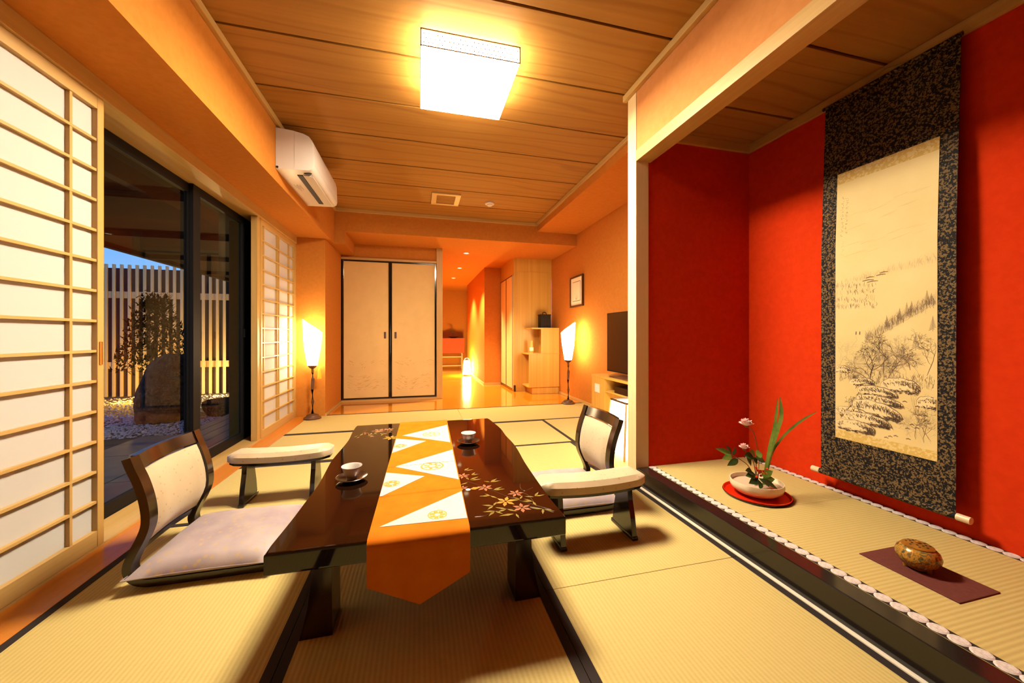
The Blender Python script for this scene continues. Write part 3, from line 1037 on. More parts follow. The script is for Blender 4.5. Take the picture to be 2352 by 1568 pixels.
for tri, em in (([(-0.101, 2.414), (0.191, 2.625), (0.178, 2.194)], (0.075, 2.40, 0.055)), ([(-0.135, 2.351), (0.039, 2.255), (-0.141, 2.068)], (-0.103, 2.19, 0.036)),
                ([(-0.112, 1.85), (0.178, 2.049), (0.168, 1.619)], (0.061, 1.815, 0.055)), ([(-0.146, 1.78), (0.024, 1.693), (-0.150, 1.514)], (-0.113, 1.64, 0.034)),
                ([(-0.127, 1.281), (0.166, 1.493), (0.161, 1.270)], (0.062, 1.318, 0.034))):
    b2 = bmesh.new()
    if (tri[1][0] - tri[0][0]) * (tri[2][1] - tri[0][1]) - (tri[1][1] - tri[0][1]) * (tri[2][0] - tri[0][0]) < 0:
        tri = tri[::-1]
    add_prism(b2, tri, 'z', RZ, RZ + 0.0012)
    pt = obj('brocade_patch', b2, 'white_brocade', rn)
    if em:
        b3 = bmesh.new()
        n = 18
        for (ra, rb) in ((0.86, 1.0), (0.30, 0.44)):
            ra, rb = ra * em[2], rb * em[2]
            A = [bm2 for bm2 in [b3.verts.new((em[0] + ra * math.cos(2 * PI * i / n), em[1] + ra * math.sin(2 * PI * i / n), RZ + 0.0018)) for i in range(n)]]
            B = [b3.verts.new((em[0] + rb * math.cos(2 * PI * i / n), em[1] + rb * math.sin(2 * PI * i / n), RZ + 0.0018)) for i in range(n)]
            for i in range(n):
                j = (i + 1) % n
                b3.faces.new((A[i], A[j], B[j], B[i]))
        for k in range(7):
            a = k * 2 * PI / 7
            add_box(b3, em[0] + 0.6 * em[2] * math.cos(a) - 0.007, em[0] + 0.6 * em[2] * math.cos(a) + 0.007,
                    em[1] + 0.6 * em[2] * math.sin(a) - 0.006, em[1] + 0.6 * em[2] * math.sin(a) + 0.006, RZ + 0.0013, RZ + 0.0020)
        obj('gold_emblem', b3, 'gold', pt)
# folded creases
for (ya, yb, h) in ((1.512, 1.527, 0.0035), (1.845, 1.855, 0.002)):
    b4 = bmesh.new()
    la, ra_ = run_edges(ya)
    A = [b4.verts.new((la, ya, 0.3683)), b4.verts.new((ra_, ya + 0.012, 0.3683))]
    B = [b4.verts.new((la, (ya + yb) / 2, 0.3683 + h)), b4.verts.new((ra_, (ya + yb) / 2 + 0.012, 0.3683 + h))]
    C_ = [b4.verts.new((la, yb, 0.3683)), b4.verts.new((ra_, yb + 0.012, 0.3683))]
    b4.faces.new((A[0], A[1], B[1], B[0]))
    b4.faces.new((B[0], B[1], C_[1], C_[0]))
    obj('fold_crease', b4, 'orange_silk', rn)

# ------------------------------------------------------------------ tea cups and saucers
sau = thing('saucer', 'dark saucer under the near left tea cup', 'saucer', (0, 0, 0), 'dark saucers on the table')
obj('dish', LATHE([(0, 0.010), (0.030, 0.009), (0.050, 0.012), (0.064, 0.0185), (0.066, 0.0175), (0.052, 0.008), (0.030, 0.005), (0, 0.005)], seg=36), 'saucer', sau, True)
obj('foot_ring', LATHE([(0.030, 0.0055), (0.030, 0.0), (0.026, 0.0), (0.026, 0.0055)], seg=28), 'saucer', sau)
sau.location = (-0.287, 1.742, TZ + 0.0002)
dup(sau, (0.282, 2.165, TZ + 0.0002), 0, 'dark saucer under the far right tea cup')
cup = thing('tea_cup', 'white porcelain tea cup on the near left side of the runner', 'tea cup', (0, 0, 0), 'white tea cups on the table')
obj('bowl', LATHE([(0, 0.004), (0.020, 0.004), (0.027, 0.010), (0.034, 0.026), (0.0385, 0.046), (0.043, 0.0525), (0.0425, 0.0535), (0.037, 0.046), (0.0325, 0.027), (0.025, 0.012), (0, 0.008)], seg=36), 'porcelain', cup, True)
obj('foot', LATHE([(0.019, 0.0045), (0.019, 0.0), (0.016, 0.0), (0.016, 0.0045)], seg=24), 'porcelain', cup)
st = bmesh.new()
for k in range(7):
    a = -2.2 + k * 0.32
    add_box(st, -0.0004, 0.0004, 0.0345, 0.0358, 0.012, 0.036)
    for v_ in st.verts[-8:]:
        x_, y_ = v_.co.x, v_.co.y
        y_ -= 0.0355 - (0.0285 + 0.0098 * ((v_.co.z - 0.012) / 0.034))
        v_.co.x, v_.co.y = x_ * math.cos(a) - y_ * math.sin(a), x_ * math.sin(a) + y_ * math.cos(a)
obj('painted_stripes', st, 'stem', cup)
cup.location = (-0.287, 1.742, TZ + 0.0104)
dup(cup, (0.282, 2.165, TZ + 0.0104), 0, 'white porcelain tea cup on the far right side of the runner')

# ------------------------------------------------------------------ legless floor chairs
ch = thing('floor_chair', 'legless dark wood floor chair with cream back pad at the left of the table', 'chair', (0, 0, 0), 'legless chairs at the low table')
P0 = [(0.26, 0.018), (0.05, 0.018), (-0.13, 0.018), (-0.205, 0.022), (-0.245, 0.045), (-0.258, 0.085), (-0.240, 0.14), (-0.212, 0.20),
      (-0.197, 0.255), (-0.202, 0.33), (-0.222, 0.41), (-0.245, 0.47), (-0.260, 0.515)]
PS = [(p.x, p.y) for p in smooth_path([(a, b, 0) for a, b in P0], 4)]
for s in (-1, 1):
    ya = s * 0.235
    b = bmesh.new()
    add_sweep(b, PS, 0.030, min(ya, ya - s * 0.048), max(ya, ya - s * 0.048))
    obj('side_frame', b, 'lacq_dark', ch, True)


def back_grid(z0, z1, y_half, off_front, off_back, bow, nz=10, ny=10, puff=0.0):
    """a slab following the back profile between heights z0 and z1"""
    def prof(z):
        for (a, b) in zip(PS, PS[1:]):
            if a[1] <= z <= b[1] and b[1] > 0.1:
                t = (z - a[1]) / max(b[1] - a[1], 1e-6)
                return a[0] + (b[0] - a[0]) * t
        return PS[-1][0]
    bm = bmesh.new()
    F, B = [], []
    for i in range(nz + 1):
        z = z0 + (z1 - z0) * i / nz
        fr_, br_ = [], []
        for j in range(ny + 1):
            u = -1 + 2 * j / ny
            x = prof(z) - bow * (1 - u * u)
            ed = max(0.0, (1 - abs(u) ** 6) * (1 - abs(-1 + 2 * i / nz) ** 6)) ** 0.5
            fr_.append(bm.verts.new((x + off_front + puff * (ed - 0.6), u * y_half, z)))
            br_.append(bm.verts.new((x + off_back, u * y_half, z)))
        F.append(fr_)
        B.append(br_)
    for i in range(nz):
        for j in range(ny):
            bm.faces.new((F[i][j], F[i][j + 1], F[i + 1][j + 1], F[i + 1][j]))
            bm.faces.new((B[i][j], B[i + 1][j], B[i + 1][j + 1], B[i][j + 1]))
        bm.faces.new((F[i][0], F[i + 1][0], B[i + 1][0], B[i][0]))
        bm.faces.new((F[i][ny], B[i][ny], B[i + 1][ny], F[i + 1][ny]))
    for j in range(ny):
        bm.faces.new((F[0][j], B[0][j], B[0][j + 1], F[0][j + 1]))
        bm.faces.new((F[nz][j], F[nz][j + 1], B[nz][j + 1], B[nz][j]))
    return bm


obj('back_pad', back_grid(0.145, 0.452, 0.186, 0.016, -0.010, 0.018, puff=0.020), 'cream', ch, True)
obj('top_rail', back_grid(0.462, 0.516, 0.19, 0.010, -0.012, 0.022, nz=2), 'lacq_dark', ch, True)
obj('lower_rail', back_grid(0.112, 0.138, 0.19, 0.004, -0.010, 0.015, nz=2), 'lacq_dark', ch, True)
obj('seat_board', BX(-0.165, 0.255, -0.188, 0.188, 0.012, 0.032, 0.003), 'lacq_dark', ch)
ch.location = (-0.852, 1.998, 0)
dup(ch, (0.865, 2.125, 0), PI, 'legless dark wood floor chair with cream back pad at the right beside the post')

cu = thing('seat_cushion', 'lilac brocade cushion lying on the left floor chair', 'cushion', (0, 0, 0), 'lilac cushions on the floor chairs')


def cushion(half_x, half_y, zc, th):
    bm = bmesh.new()
    n = 20
    U, L = [], []
    for i in range(n + 1):
        ru, rl = [], []
        for j in range(n + 1):
            u, v_ = -1 + 2 * i / n, -1 + 2 * j / n
            x = u * half_x * (1 - 0.05 * (1 - v_ * v_))
            y = v_ * half_y * (1 - 0.05 * (1 - u * u))
            p = max(0.0, (1 - abs(u) ** 3.2) * (1 - abs(v_) ** 3.2)) ** 0.42
            wob = 0.003 * math.sin(7 * u + 2) * math.sin(6 * v_ + 1)
            ru.append(bm.verts.new((x, y, zc + th * p + wob * p)))
            rl.append(bm.verts.new((x, y, zc - th * 0.55 * p - 0.001)))
        U.append(ru)
        L.append(rl)
    for i in range(n):
        for j in range(n):
            bm.faces.new((U[i][j], U[i + 1][j], U[i + 1][j + 1], U[i][j + 1]))
            bm.faces.new((L[i][j], L[i][j + 1], L[i + 1][j + 1], L[i + 1][j]))
    for k in range(n):
        bm.faces.new((U[k][0], L[k][0], L[k + 1][0], U[k + 1][0]))
        bm.faces.new((U[k][n], U[k + 1][n], L[k + 1][n], L[k][n]))
        bm.faces.new((U[0][k], U[0][k + 1], L[0][k + 1], L[0][k]))
        bm.faces.new((U[n][k], L[n][k], L[n][k + 1], U[n][k + 1]))
    return bm


obj('cover', cushion(0.258, 0.262, 0.056, 0.060), 'lilac', cu, True)
pp = bmesh.new()
hx = hy = 0.262
pts = []
for (u0, v0, u1, v1) in ((-1, -1, 1, -1), (1, -1, 1, 1), (1, 1, -1, 1), (-1, 1, -1, -1)):
    for k in range(10):
        t = k / 10
        u, v_ = u0 + (u1 - u0) * t, v0 + (v1 - v0) * t
        pts.append((u * hx * (1 - 0.05 * (1 - v_ * v_)), v_ * hy * (1 - 0.05 * (1 - u * u)), 0.058))
add_tube(pp, pts + [pts[0]], 0.0022, 5)
obj('piping', pp, 'lilac', cu)
cu.location = (-0.846, 1.992, 0)
dup(cu, (0.862, 2.125, 0), PI, 'lilac brocade cushion lying on the right floor chair')

# ------------------------------------------------------------------ padded armrests standing on the mats
ar = thing('armrest_stand', 'freestanding cream padded armrest beyond the left chair', 'armrest', (0, 0, 0), 'freestanding padded armrests')


def bow_slab(hl, hw, z0, z1, sag, bow, puff, n=16, m=8):
    bm = bmesh.new()
    U, L = [], []
    for i in range(n + 1):
        u = -1 + 2 * i / n
        ru, rl = [], []
        for j in range(m + 1):
            v_ = -1 + 2 * j / m
            rnd = 1 - 0.35 * max(0.0, abs(u) - 0.86) / 0.14 * (v_ * v_)
            x = u * hl * (1 - 0.02 * v_ * v_ * abs(u) ** 6)
            y = v_ * hw * rnd - bow * (1 - u * u)
            s_ = sag * (u * u)
            p = max(0.0, (1 - abs(u) ** 8) * (1 - abs(v_) ** 6)) ** 0.5
            ru.append(bm.verts.new((x, y, z1 + s_ - puff * (1 - p))))
            rl.append(bm.verts.new((x, y, z0 + s_)))
        U.append(ru)
        L.append(rl)
    for i in range(n):
        for j in range(m):
            bm.faces.new((U[i][j], U[i + 1][j], U[i + 1][j + 1], U[i][j + 1]))
            bm.faces.new((L[i][j], L[i][j + 1], L[i + 1][j + 1], L[i + 1][j]))
        bm.faces.new((U[i][0], L[i][0], L[i + 1][0], U[i + 1][0]))
        bm.faces.new((U[i][m], U[i + 1][m], L[i + 1][m], L[i][m]))
    for j in range(m):
        bm.faces.new((U[0][j], U[0][j + 1], L[0][j + 1], L[0][j]))
        bm.faces.new((U[n][j], L[n][j], L[n][j + 1], U[n][j + 1]))
    return bm


obj('pad', bow_slab(0.283, 0.078, 0.243, 0.300, 0.012, 0.012, 0.024), 'cream', ar, True)
obj('top_board', bow_slab(0.275, 0.066, 0.224, 0.2425, 0.012, 0.012, 0.0), 'lacq_black', ar)
for x in (-0.185, 0.185):
    poly = [(-0.098, 0.018), (-0.082, 0.10), (-0.060, 0.18), (-0.055, 0.231), (0.050, 0.231), (0.056, 0.18), (0.078, 0.10), (0.094, 0.018)]
    obj('leg', PRISM([(a - 0.008, b) for a, b in poly], 'x', x - 0.013, x + 0.013, 0.002), 'lacq_black', ar)
    obj('foot', BX(x - 0.016, x + 0.016, -0.113, 0.098, 0.0, 0.020, 0.006), 'lacq_black', ar)
ar.location = (-0.815, 2.555, 0)
dup(ar, (0.834, 1.698, 0), 0, 'freestanding cream padded armrest in front of the right chair')

# ------------------------------------------------------------------ torch-like floor lamps


def floor_lamp(x, y, high_right, tassel, label):
    t = thing('floor_lamp', label, 'floor lamp', (x, y, 0.0), 'torch shaped floor lamps')
    obj('base', LATHE([(0, 0.0), (0.098, 0.0), (0.100, 0.012), (0.090, 0.022), (0.072, 0.028), (0.066, 0.045), (0.040, 0.056), (0.020, 0.062), (0, 0.064)], x, y, 12), 'bronze', t, True)
    obj('pole', TUBE([(x, y, 0.06), (x + 0.002, y, 0.2), (x - 0.002, y, 0.35), (x + 0.004, y, 0.47), (x + 0.001, y, 0.55), (x, y, 0.605)], [0.016, 0.017, 0.015, 0.018, 0.013, 0.014], 10), 'bronze', t, True)
    obj('holder', LATHE([(0.012, 0.598), (0.030, 0.606), (0.046, 0.624), (0.050, 0.645), (0.044, 0.650), (0.040, 0.64), (0, 0.64)], x, y, 14), 'bronze', t, True)
    bm = bmesh.new()
    n = 20
    s = 1 if high_right else -1
    lo = [bm.verts.new((x + 0.052 * math.cos(2 * PI * i / n), y + 0.052 * math.sin(2 * PI * i / n), 0.64)) for i in range(n)]
    mid = []
    top_ = []
    for i in range(n):
        c, d = math.cos(2 * PI * i / n), math.sin(2 * PI * i / n)
        mid.append(bm.verts.new((x + 0.090 * c, y + 0.080 * d, 0.86)))
        h = 1.10 + s * c * 0.075 + 0.015 * max(0, s * c) ** 4
        top_.append(bm.verts.new((x + 0.108 * c, y + 0.085 * d, h)))
    for A, B in ((lo, mid), (mid, top_)):
        for i in range(n):
            j = (i + 1) % n
            bm.faces.new((A[i], A[j], B[j], B[i]))
    bm.faces.new(lo[::-1])
    obj('shade', bm, 'shade', t, True)
    if tassel:
        o = obj('tassel', LATHE([(0, 0.625), (0.006, 0.62), (0.012, 0.60), (0.018, 0.59), (0.027, 0.48), (0, 0.48)], x + 0.085, y - 0.03, 12), 'tassel', t, True)
        obj('cord', TUBE([(x + 0.045, y - 0.01, 0.64), (x + 0.075, y - 0.025, 0.642), (x + 0.085, y - 0.03, 0.622)], 0.0025, 6), 'tassel', o)


floor_lamp(-1.240, 4.865, False, True, 'left torch floor lamp with yellow tassel beside the far paper screen')
floor_lamp(2.115, 5.02, True, False, 'right torch floor lamp standing by the orange wall and picture')

# ------------------------------------------------------------------ paper lantern behind the post
an = thing('paper_lantern', 'tapered glowing paper lantern behind the right chair', 'lantern', (1.74, 2.76, 0.0))


def frustum(bm, cx, cy, h0, h1, a0, b0, a1, b1):
    lo = [bm.verts.new((cx + s * a0, cy + r * b0, h0)) for s, r in ((-1, -1), (1, -1), (1, 1), (-1, 1))]
    hi = [bm.verts.new((cx + s * a1, cy + r * b1, h1)) for s, r in ((-1, -1), (1, -1), (1, 1), (-1, 1))]
    for i in range(4):
        j = (i + 1) % 4
        bm.faces.new((lo[i], lo[j], hi[j], hi[i]))
    bm.faces.new(lo[::-1])
    bm.faces.new(hi)
    return bm


obj('paper_shade', frustum(bmesh.new(), 1.74, 2.76, 0.03, 0.440, 0.165, 0.155, 0.125, 0.118), 'andon', an)
for s, r in ((-1, -1), (1, -1), (1, 1), (-1, 1)):
    obj('corner_strip', TUBE([(1.74 + s * 0.170, 2.76 + r * 0.160, 0.0), (1.74 + s * 0.150, 2.76 + r * 0.140, 0.22), (1.74 + s * 0.130, 2.76 + r * 0.122, 0.446)], [0.009, 0.008, 0.006], 6), 'hinoki_z', an)
for (a, b, c, d) in ((1.608, 1.872, 2.634, 2.646), (1.608, 1.872, 2.874, 2.886), (1.608, 1.620, 2.646, 2.874), (1.860, 1.872, 2.646, 2.874)):
    obj('top_frame', BX(a, b, c, d, 0.441, 0.455), 'frame', an)

# ------------------------------------------------------------------ television, stand, tuner
ts = thing('tv_stand', 'light wood television stand against the right wall', 'tv stand', (2.15, 3.25, 0.0))
X0, X1, Y0, Y1, ZT = 1.955, 2.345, 2.42, 3.95, 0.548
obj('top_board', BX(X0, X1, Y0, Y1, ZT - 0.025, ZT, 0.002), 'straight', ts)
obj('side_panel', BX(X0 + 0.003, X1, Y0 + 0.002, Y0 + 0.03, 0.06, ZT - 0.0255), 'straight', ts)
obj('cabinet_end', BX(X0 + 0.003, X1, 3.64, Y1 - 0.002, 0.06, ZT - 0.0255, 0.002), 'straight', ts)
obj('back_panel', BX(X1 - 0.015, X1 - 0.001, Y0 + 0.03, 3.64, 0.06, ZT - 0.0255), 'straight', ts)
obj('shelf', BX(X0 + 0.01, X1 - 0.015, Y0 + 0.0305, 3.6395, 0.385, 0.40), 'straight', ts)
obj('lower_shelf', BX(X0 + 0.01, X1 - 0.015, Y0 + 0.0305, 3.6395, 0.06, 0.075), 'straight', ts)
obj('plinth', BX(X0 + 0.03, X1, Y0 + 0.02, Y1 - 0.02, 0.0, 0.0595), 'straight', ts)
obj('socket_plate', BX(X0 - 0.002, X0 + 0.0025, 3.75, 3.86, 0.355, 0.45, 0.001), 'white_plastic', ts)
tag(obj('tuner_box', BX(1.975, 2.20, 3.02, 3.46, 0.4002, 0.468, 0.004), 'screen'), 'flat black tuner box on the shelf of the television stand', 'tuner')
tv = thing('television', 'large dark flat television partly hidden by the alcove post', 'television', (2.08, 3.22, ZT))
obj('bezel', BX(2.062, 2.092, 2.64, 3.775, 0.598, 1.247, 0.003), 'black_metal', tv)
obj('screen', BX(2.0605, 2.0625, 2.648, 3.767, 0.612, 1.239), 'screen', tv)
obj('neck', BX(2.075, 2.10, 3.15, 3.33, ZT + 0.01, 0.62), 'black_metal', tv)
obj('foot', BX(2.0, 2.18, 2.95, 3.62, ZT + 0.0004, ZT + 0.014, 0.004), 'bronze', tv)

# framed picture on the right wall
pf = thing('framed_picture', 'small dark-framed plant picture on the right wall', 'picture', (2.345, 5.21, 1.67))
ya, yb, za, zb = 4.98, 5.44, 1.435, 1.905
for (a, b, c, d) in ((ya, yb, za, za + 0.025), (ya, yb, zb - 0.025, zb), (ya, ya + 0.025, za + 0.025, zb - 0.025), (yb - 0.025, yb, za + 0.025, zb - 0.025)):
    obj('frame_side', BX(2.318, 2.3495, a, b, c, d, 0.003), 'frame', pf)
obj('mount_board', BX(2.332, 2.346, ya + 0.025, yb - 0.025, za + 0.025, zb - 0.025), 'picture', pf)
obj('inner_line', BX(2.3305, 2.3319, ya + 0.09, yb - 0.09, za + 0.085, zb - 0.085), 'frame', pf)
obj('print', BX(2.329, 2.3304, ya + 0.098, yb - 0.098, za + 0.093, zb - 0.093), 'picture', pf)
pb = bmesh.new()
for k, (dy, ln, an_) in enumerate(((0.0, 0.16, 0.1), (0.02, 0.13, 0.5), (-0.02, 0.14, -0.4), (0.03, 0.10, 0.9), (-0.03, 0.09, -0.8))):
    y_, z_ = 5.21 + dy * 0.5, za + 0.11
    y2, z2 = y_ + ln * math.sin(an_), z_ + ln * math.cos(an_)
    pb.faces.new([pb.verts.new(p) for p in ((2.3286, y_ - 0.004, z_), (2.3286, y_ + 0.004, z_), (2.3286, y2, z2))])
obj('drawn_plant', pb, 'blade', pf)

# ------------------------------------------------------------------ hallway furniture
cb = thing('closet', 'tall striped wood closet with paper doors in the hallway', 'closet', (1.98, 6.86, 0.0))
obj('body', BX(1.635, 2.349, 6.35, 7.375, 0.0, 2.372), 'straight', cb)
obj('front_panel', BX(1.70, 2.28, 6.343, 6.3495, 0.06, 2.14, 0.002), 'straight', cb)
for ya, yb in ((6.375, 6.86), (6.865, 7.35)):
    d_ = obj('door_panel', BX(1.618, 1.634, ya, yb, 0.03, 2.075), 'fusuma', cb)
    for a, b in ((ya, ya + 0.014), (yb - 0.014, yb)):
        obj('door_edge', BX(1.614, 1.6179, a, b, 0.03, 2.075), 'lacq_black', d_)
    obj('door_edge', BX(1.614, 1.6179, ya + 0.014, yb - 0.014, 0.03, 0.05), 'lacq_black', d_)
    obj('door_edge', BX(1.614, 1.6179, ya + 0.014, yb - 0.014, 2.06, 2.075), 'lacq_black', d_)
obj('corner_guard', BX(1.63, 1.665, 6.325, 6.342, 0.0, 0.11), 'lacq_black', cb)

sh = thing('step_shelf', 'stepped light wood shelf unit against the closet', 'shelf', (2.09, 6.14, 0.0))
obj('tall_front', BX(2.02, 2.347, 5.97, 5.99, 0.69, 1.105), 'straight', sh)
obj('wide_front', BX(1.805, 2.347, 5.97, 5.99, 0.135, 0.67), 'straight', sh)
obj('top_board', BX(1.855, 2.348, 5.965, 6.342, 1.106, 1.128, 0.002), 'straight', sh)
obj('step_board', BX(1.79, 2.348, 5.965, 6.342, 0.671, 0.689, 0.002), 'straight', sh)
obj('low_board', BX(1.79, 2.348, 5.965, 6.342, 0.112, 0.134, 0.002), 'straight', sh)
obj('divider', BX(2.10, 2.12, 5.991, 6.342, 0.69, 1.105), 'straight', sh)
obj('divider', BX(1.93, 1.95, 5.991, 6.342, 0.135, 0.67), 'straight', sh)
obj('plinth', BX(1.865, 2.347, 5.985, 6.34, 0.0, 0.111), 'straight', sh)
bx = thing('lacquer_box', 'dark carved box with a handle on top of the stepped shelf', 'box', (2.15, 6.15, 1.128))
obj('body', BX(2.055, 2.235, 6.08, 6.24, 1.1285, 1.345, 0.004), 'lattice', bx)
obj('lid', BX(2.05, 2.24, 6.075, 6.245, 1.3452, 1.365, 0.004), 'lattice', bx)
obj('handle', TUBE([(2.11, 6.16, 1.362), (2.115, 6.16, 1.395), (2.145, 6.16, 1.405), (2.175, 6.16, 1.395), (2.18, 6.16, 1.362)], 0.008, 8), 'lattice', bx, True)
for k in range(3):
    obj('carved_panel', BX(2.066 + k * 0.055, 2.114 + k * 0.055, 6.0765, 6.0798, 1.145, 1.33, 0.003), 'lattice', bx)
vg = thing('glass_vase', 'small amber glass vase on the shelf step', 'vase', (1.90, 6.13, 0.689))
obj('body', LATHE([(0, 0.6895), (0.032, 0.6895), (0.036, 0.72), (0.034, 0.80), (0.026, 0.86), (0.030, 0.905), (0.026, 0.905), (0.022, 0.86), (0, 0.84)], 1.90, 6.13, 20), 'vase', vg, True)
obj('label_band', LATHE([(0.0365, 0.73), (0.0355, 0.79)], 1.90, 6.13, 20), 'crane', vg, True)

hl = thing('hall_lantern', 'small white glowing lantern on the hallway floor', 'lantern', (1.15, 9.14, 0.0))
obj('paper_shade', LATHE([(0, 0.035), (0.095, 0.035), (0.098, 0.06), (0.078, 0.36), (0.070, 0.375), (0, 0.375)], 1.15, 9.14, 20), 'hall_paper', hl, True)
obj('base', LATHE([(0, 0.0), (0.085, 0.0), (0.085, 0.034), (0, 0.034)], 1.15, 9.14, 20), 'bronze', hl)
obj('carry_handle', TUBE([(1.085, 9.14, 0.37), (1.10, 9.14, 0.42), (1.15, 9.14, 0.44), (1.20, 9.14, 0.42), (1.215, 9.14, 0.37)], 0.006, 6), 'hinoki_x', hl)

rt = thing('side_table', 'small table under a bright red cloth at the end of the hallway', 'table', (0.9, 11.2, 0.0))
for x in (0.50, 1.22):
    for y in (11.02, 11.40):
        obj('leg', BX(x, x + 0.04, y, y + 0.04, 0.0, 0.88), 'hinoki_z', rt)
obj('top', BX(0.48, 1.28, 11.0, 11.46, 0.88, 0.90), 'hinoki_x', rt)
obj('stretcher', BX(0.54, 1.22, 11.03, 11.05, 0.34, 0.37), 'hinoki_x', rt)
obj('stretcher', BX(0.54, 1.22, 11.03, 11.05, 0.08, 0.11), 'hinoki_x', rt)
cloth = bmesh.new()
add_box(cloth, 0.46, 1.30, 10.98, 11.48, 0.9005, 0.912, 0.004)
add_box(cloth, 0.46, 1.30, 10.975, 10.982, 0.47, 0.908)
add_box(cloth, 1.297, 1.304, 10.98, 11.48, 0.44, 0.908)
tag(obj('red_tablecloth', cloth, 'red_cloth'), 'bright red cloth draped over the hallway table', 'tablecloth')
dt = thing('flower_dish', 'black shallow dish with a twig on the red hallway table', 'dish', (1.0, 11.15, 0.912))
obj('dish', LATHE([(0, 0.9125), (0.06, 0.9125), (0.16, 0.955), (0.155, 0.958), (0.05, 0.925), (0, 0.925)], 1.0, 11.15, 20), 'lacq_black', dt, True)
obj('twig', TUBE([(0.99, 11.15, 0.93), (0.97, 11.15, 1.03), (1.01, 11.15, 1.09), (0.95, 11.15, 1.17)], 0.006, 5), 'stem', dt)
obj('twig', TUBE([(1.01, 11.15, 0.93), (1.04, 11.15, 1.02), (1.0, 11.15, 1.06)], 0.005, 5), 'stem', dt)
lf = bmesh.new()
for k in range(9):
    a = k * 0.7
    add_leaf(lf, (0.97 + 0.03 * math.cos(a), 11.15, 1.06 + 0.02 * k * 0.6), (0.97 + 0.09 * math.cos(a), 11.13, 1.08 + 0.02 * k * 0.6 + 0.03 * math.sin(a)), 0.03)
obj('leaves', lf, 'leaf', dt)

# ------------------------------------------------------------------ hanging scroll
sc = thing('hanging_scroll', 'tall hanging scroll of a snowy ink landscape on the red wall', 'scroll', (2.28, 1.36, 0.2))


def sheet(y0, y1, z0, z1, th, off, nz=26, ny=10):
    """scroll cloth: hangs from the top moulding, bows slightly away from the wall below"""
    bm = bmesh.new()

    def xf(y, z):
        t = (2.32 - z) / 2.1
        edge = abs((y - 1.36) / 0.285)
        return 2.305 - 0.030 * min(1, t * 2.5) - 0.006 * edge ** 3 * t - off
    F, B = [], []
    for i in range(nz + 1):
        z = z0 + (z1 - z0) * i / nz
        F.append([bm.verts.new((xf(y0 + (y1 - y0) * j / ny, z), y0 + (y1 - y0) * j / ny, z)) for j in range(ny + 1)])
        B.append([bm.verts.new((xf(y0 + (y1 - y0) * j / ny, z) + th, y0 + (y1 - y0) * j / ny, z)) for j in range(ny + 1)])
    for i in range(nz):
        for j in range(ny):
            bm.faces.new((F[i][j], F[i][j + 1], F[i + 1][j + 1], F[i + 1][j]))
            bm.faces.new((B[i][j], B[i + 1][j], B[i + 1][j + 1], B[i][j + 1]))
        bm.faces.new((F[i][0], F[i + 1][0], B[i + 1][0], B[i][0]))
        bm.faces.new((F[i][ny], B[i][ny], B[i + 1][ny], F[i + 1][ny]))
    for j in range(ny):
        bm.faces.new((F[0][j], B[0][j], B[0][j + 1], F[0][j + 1]))
        bm.faces.new((F[nz][j], F[nz][j + 1], B[nz][j + 1], B[nz][j]))
    return bm, xf


b_, XF = sheet(1.082, 1.638, 0.215, 2.318, 0.002, 0.0)
obj('brocade_mount', b_, 'brocade', sc, True)
PY0, PY1, PZ0, PZ1 = 1.142, 1.562, 0.428, 1.902
ppr = obj('painting', sheet(PY0, PY1, PZ0 + 0.045, PZ1 - 0.06, 0.001, 0.0022)[0], 'scroll_paper', sc, True)
obj('gold_strip', sheet(PY0, PY1, PZ1 - 0.06, PZ1, 0.001, 0.0022, 3)[0], 'scroll_gold', sc, True)
obj('gold_strip', sheet(PY0, PY1, PZ0, PZ0 + 0.045, 0.001, 0.0022, 3)[0], 'scroll_gold', sc, True)
obj('top_rod', TUBE([(2.298, 1.074, 2.318), (2.298, 1.646, 2.318)], 0.009, 10), 'brocade', sc, True)
obj('roller', TUBE([(2.268, 1.078, 0.212), (2.268, 1.642, 0.212)], 0.015, 12), 'brocade', sc, True)
obj('roller_knob', TUBE([(2.268, 1.035, 0.212), (2.268, 1.0775, 0.212)], 0.0155, 14), 'ivory', sc, True)
obj('roller_knob', TUBE([(2.268, 1.6425, 0.212), (2.268, 1.685, 0.212)], 0.0155, 14), 'ivory', sc, True)
obj('hanging_cord', TUBE([(2.302, 1.47, 2.325), (2.310, 1.36, 2.36), (2.302, 1.25, 2.325)], 0.003, 5), 'fus_ink', sc)

INK = {0: bmesh.new(), 1: bmesh.new(), 2: bmesh.new(), 3: bmesh.new()}
LAY = [0.0]
PW, PH = PY1 - PY0, (PZ1 - 0.06) - (PZ0 + 0.045)      # painting: 0.42 m wide, 1.37 m tall; x from its left, z from its foot


def stroke(pts, wd, tone):
    bm = INK[tone]
    P = [Vector((p[0], p[1])) for p in pts if 0.003 < p[0] < PW - 0.003 and 0.003 < p[1] < PH - 0.003]
    n = len(P)
    if n < 2:
        return
    off = (0.0026, 0.0027, 0.0028, 0.0029)[tone] + LAY[0]
    rows_ = []
    for i, p in enumerate(P):
        t = P[min(i + 1, n - 1)] - P[max(i - 1, 0)]
        if t.length < 1e-7:
            t = Vector((1, 0))
        t.normalize()
        k = wd * (0.25 + 0.75 * math.sin(PI * (i + 0.6) / n)) * 0.5
        row = []
        for sg in (-1, 1):
            y, z = PY1 - (p.x - sg * t.y * k), PZ0 + 0.045 + p.y + sg * t.x * k
            row.append(bm.verts.new((XF(y, z) - off, y, z)))
        rows_.append(row)
    for a, b in zip(rows_, rows_[1:]):
        bm.faces.new((a[0], a[1], b[1], b[0]))


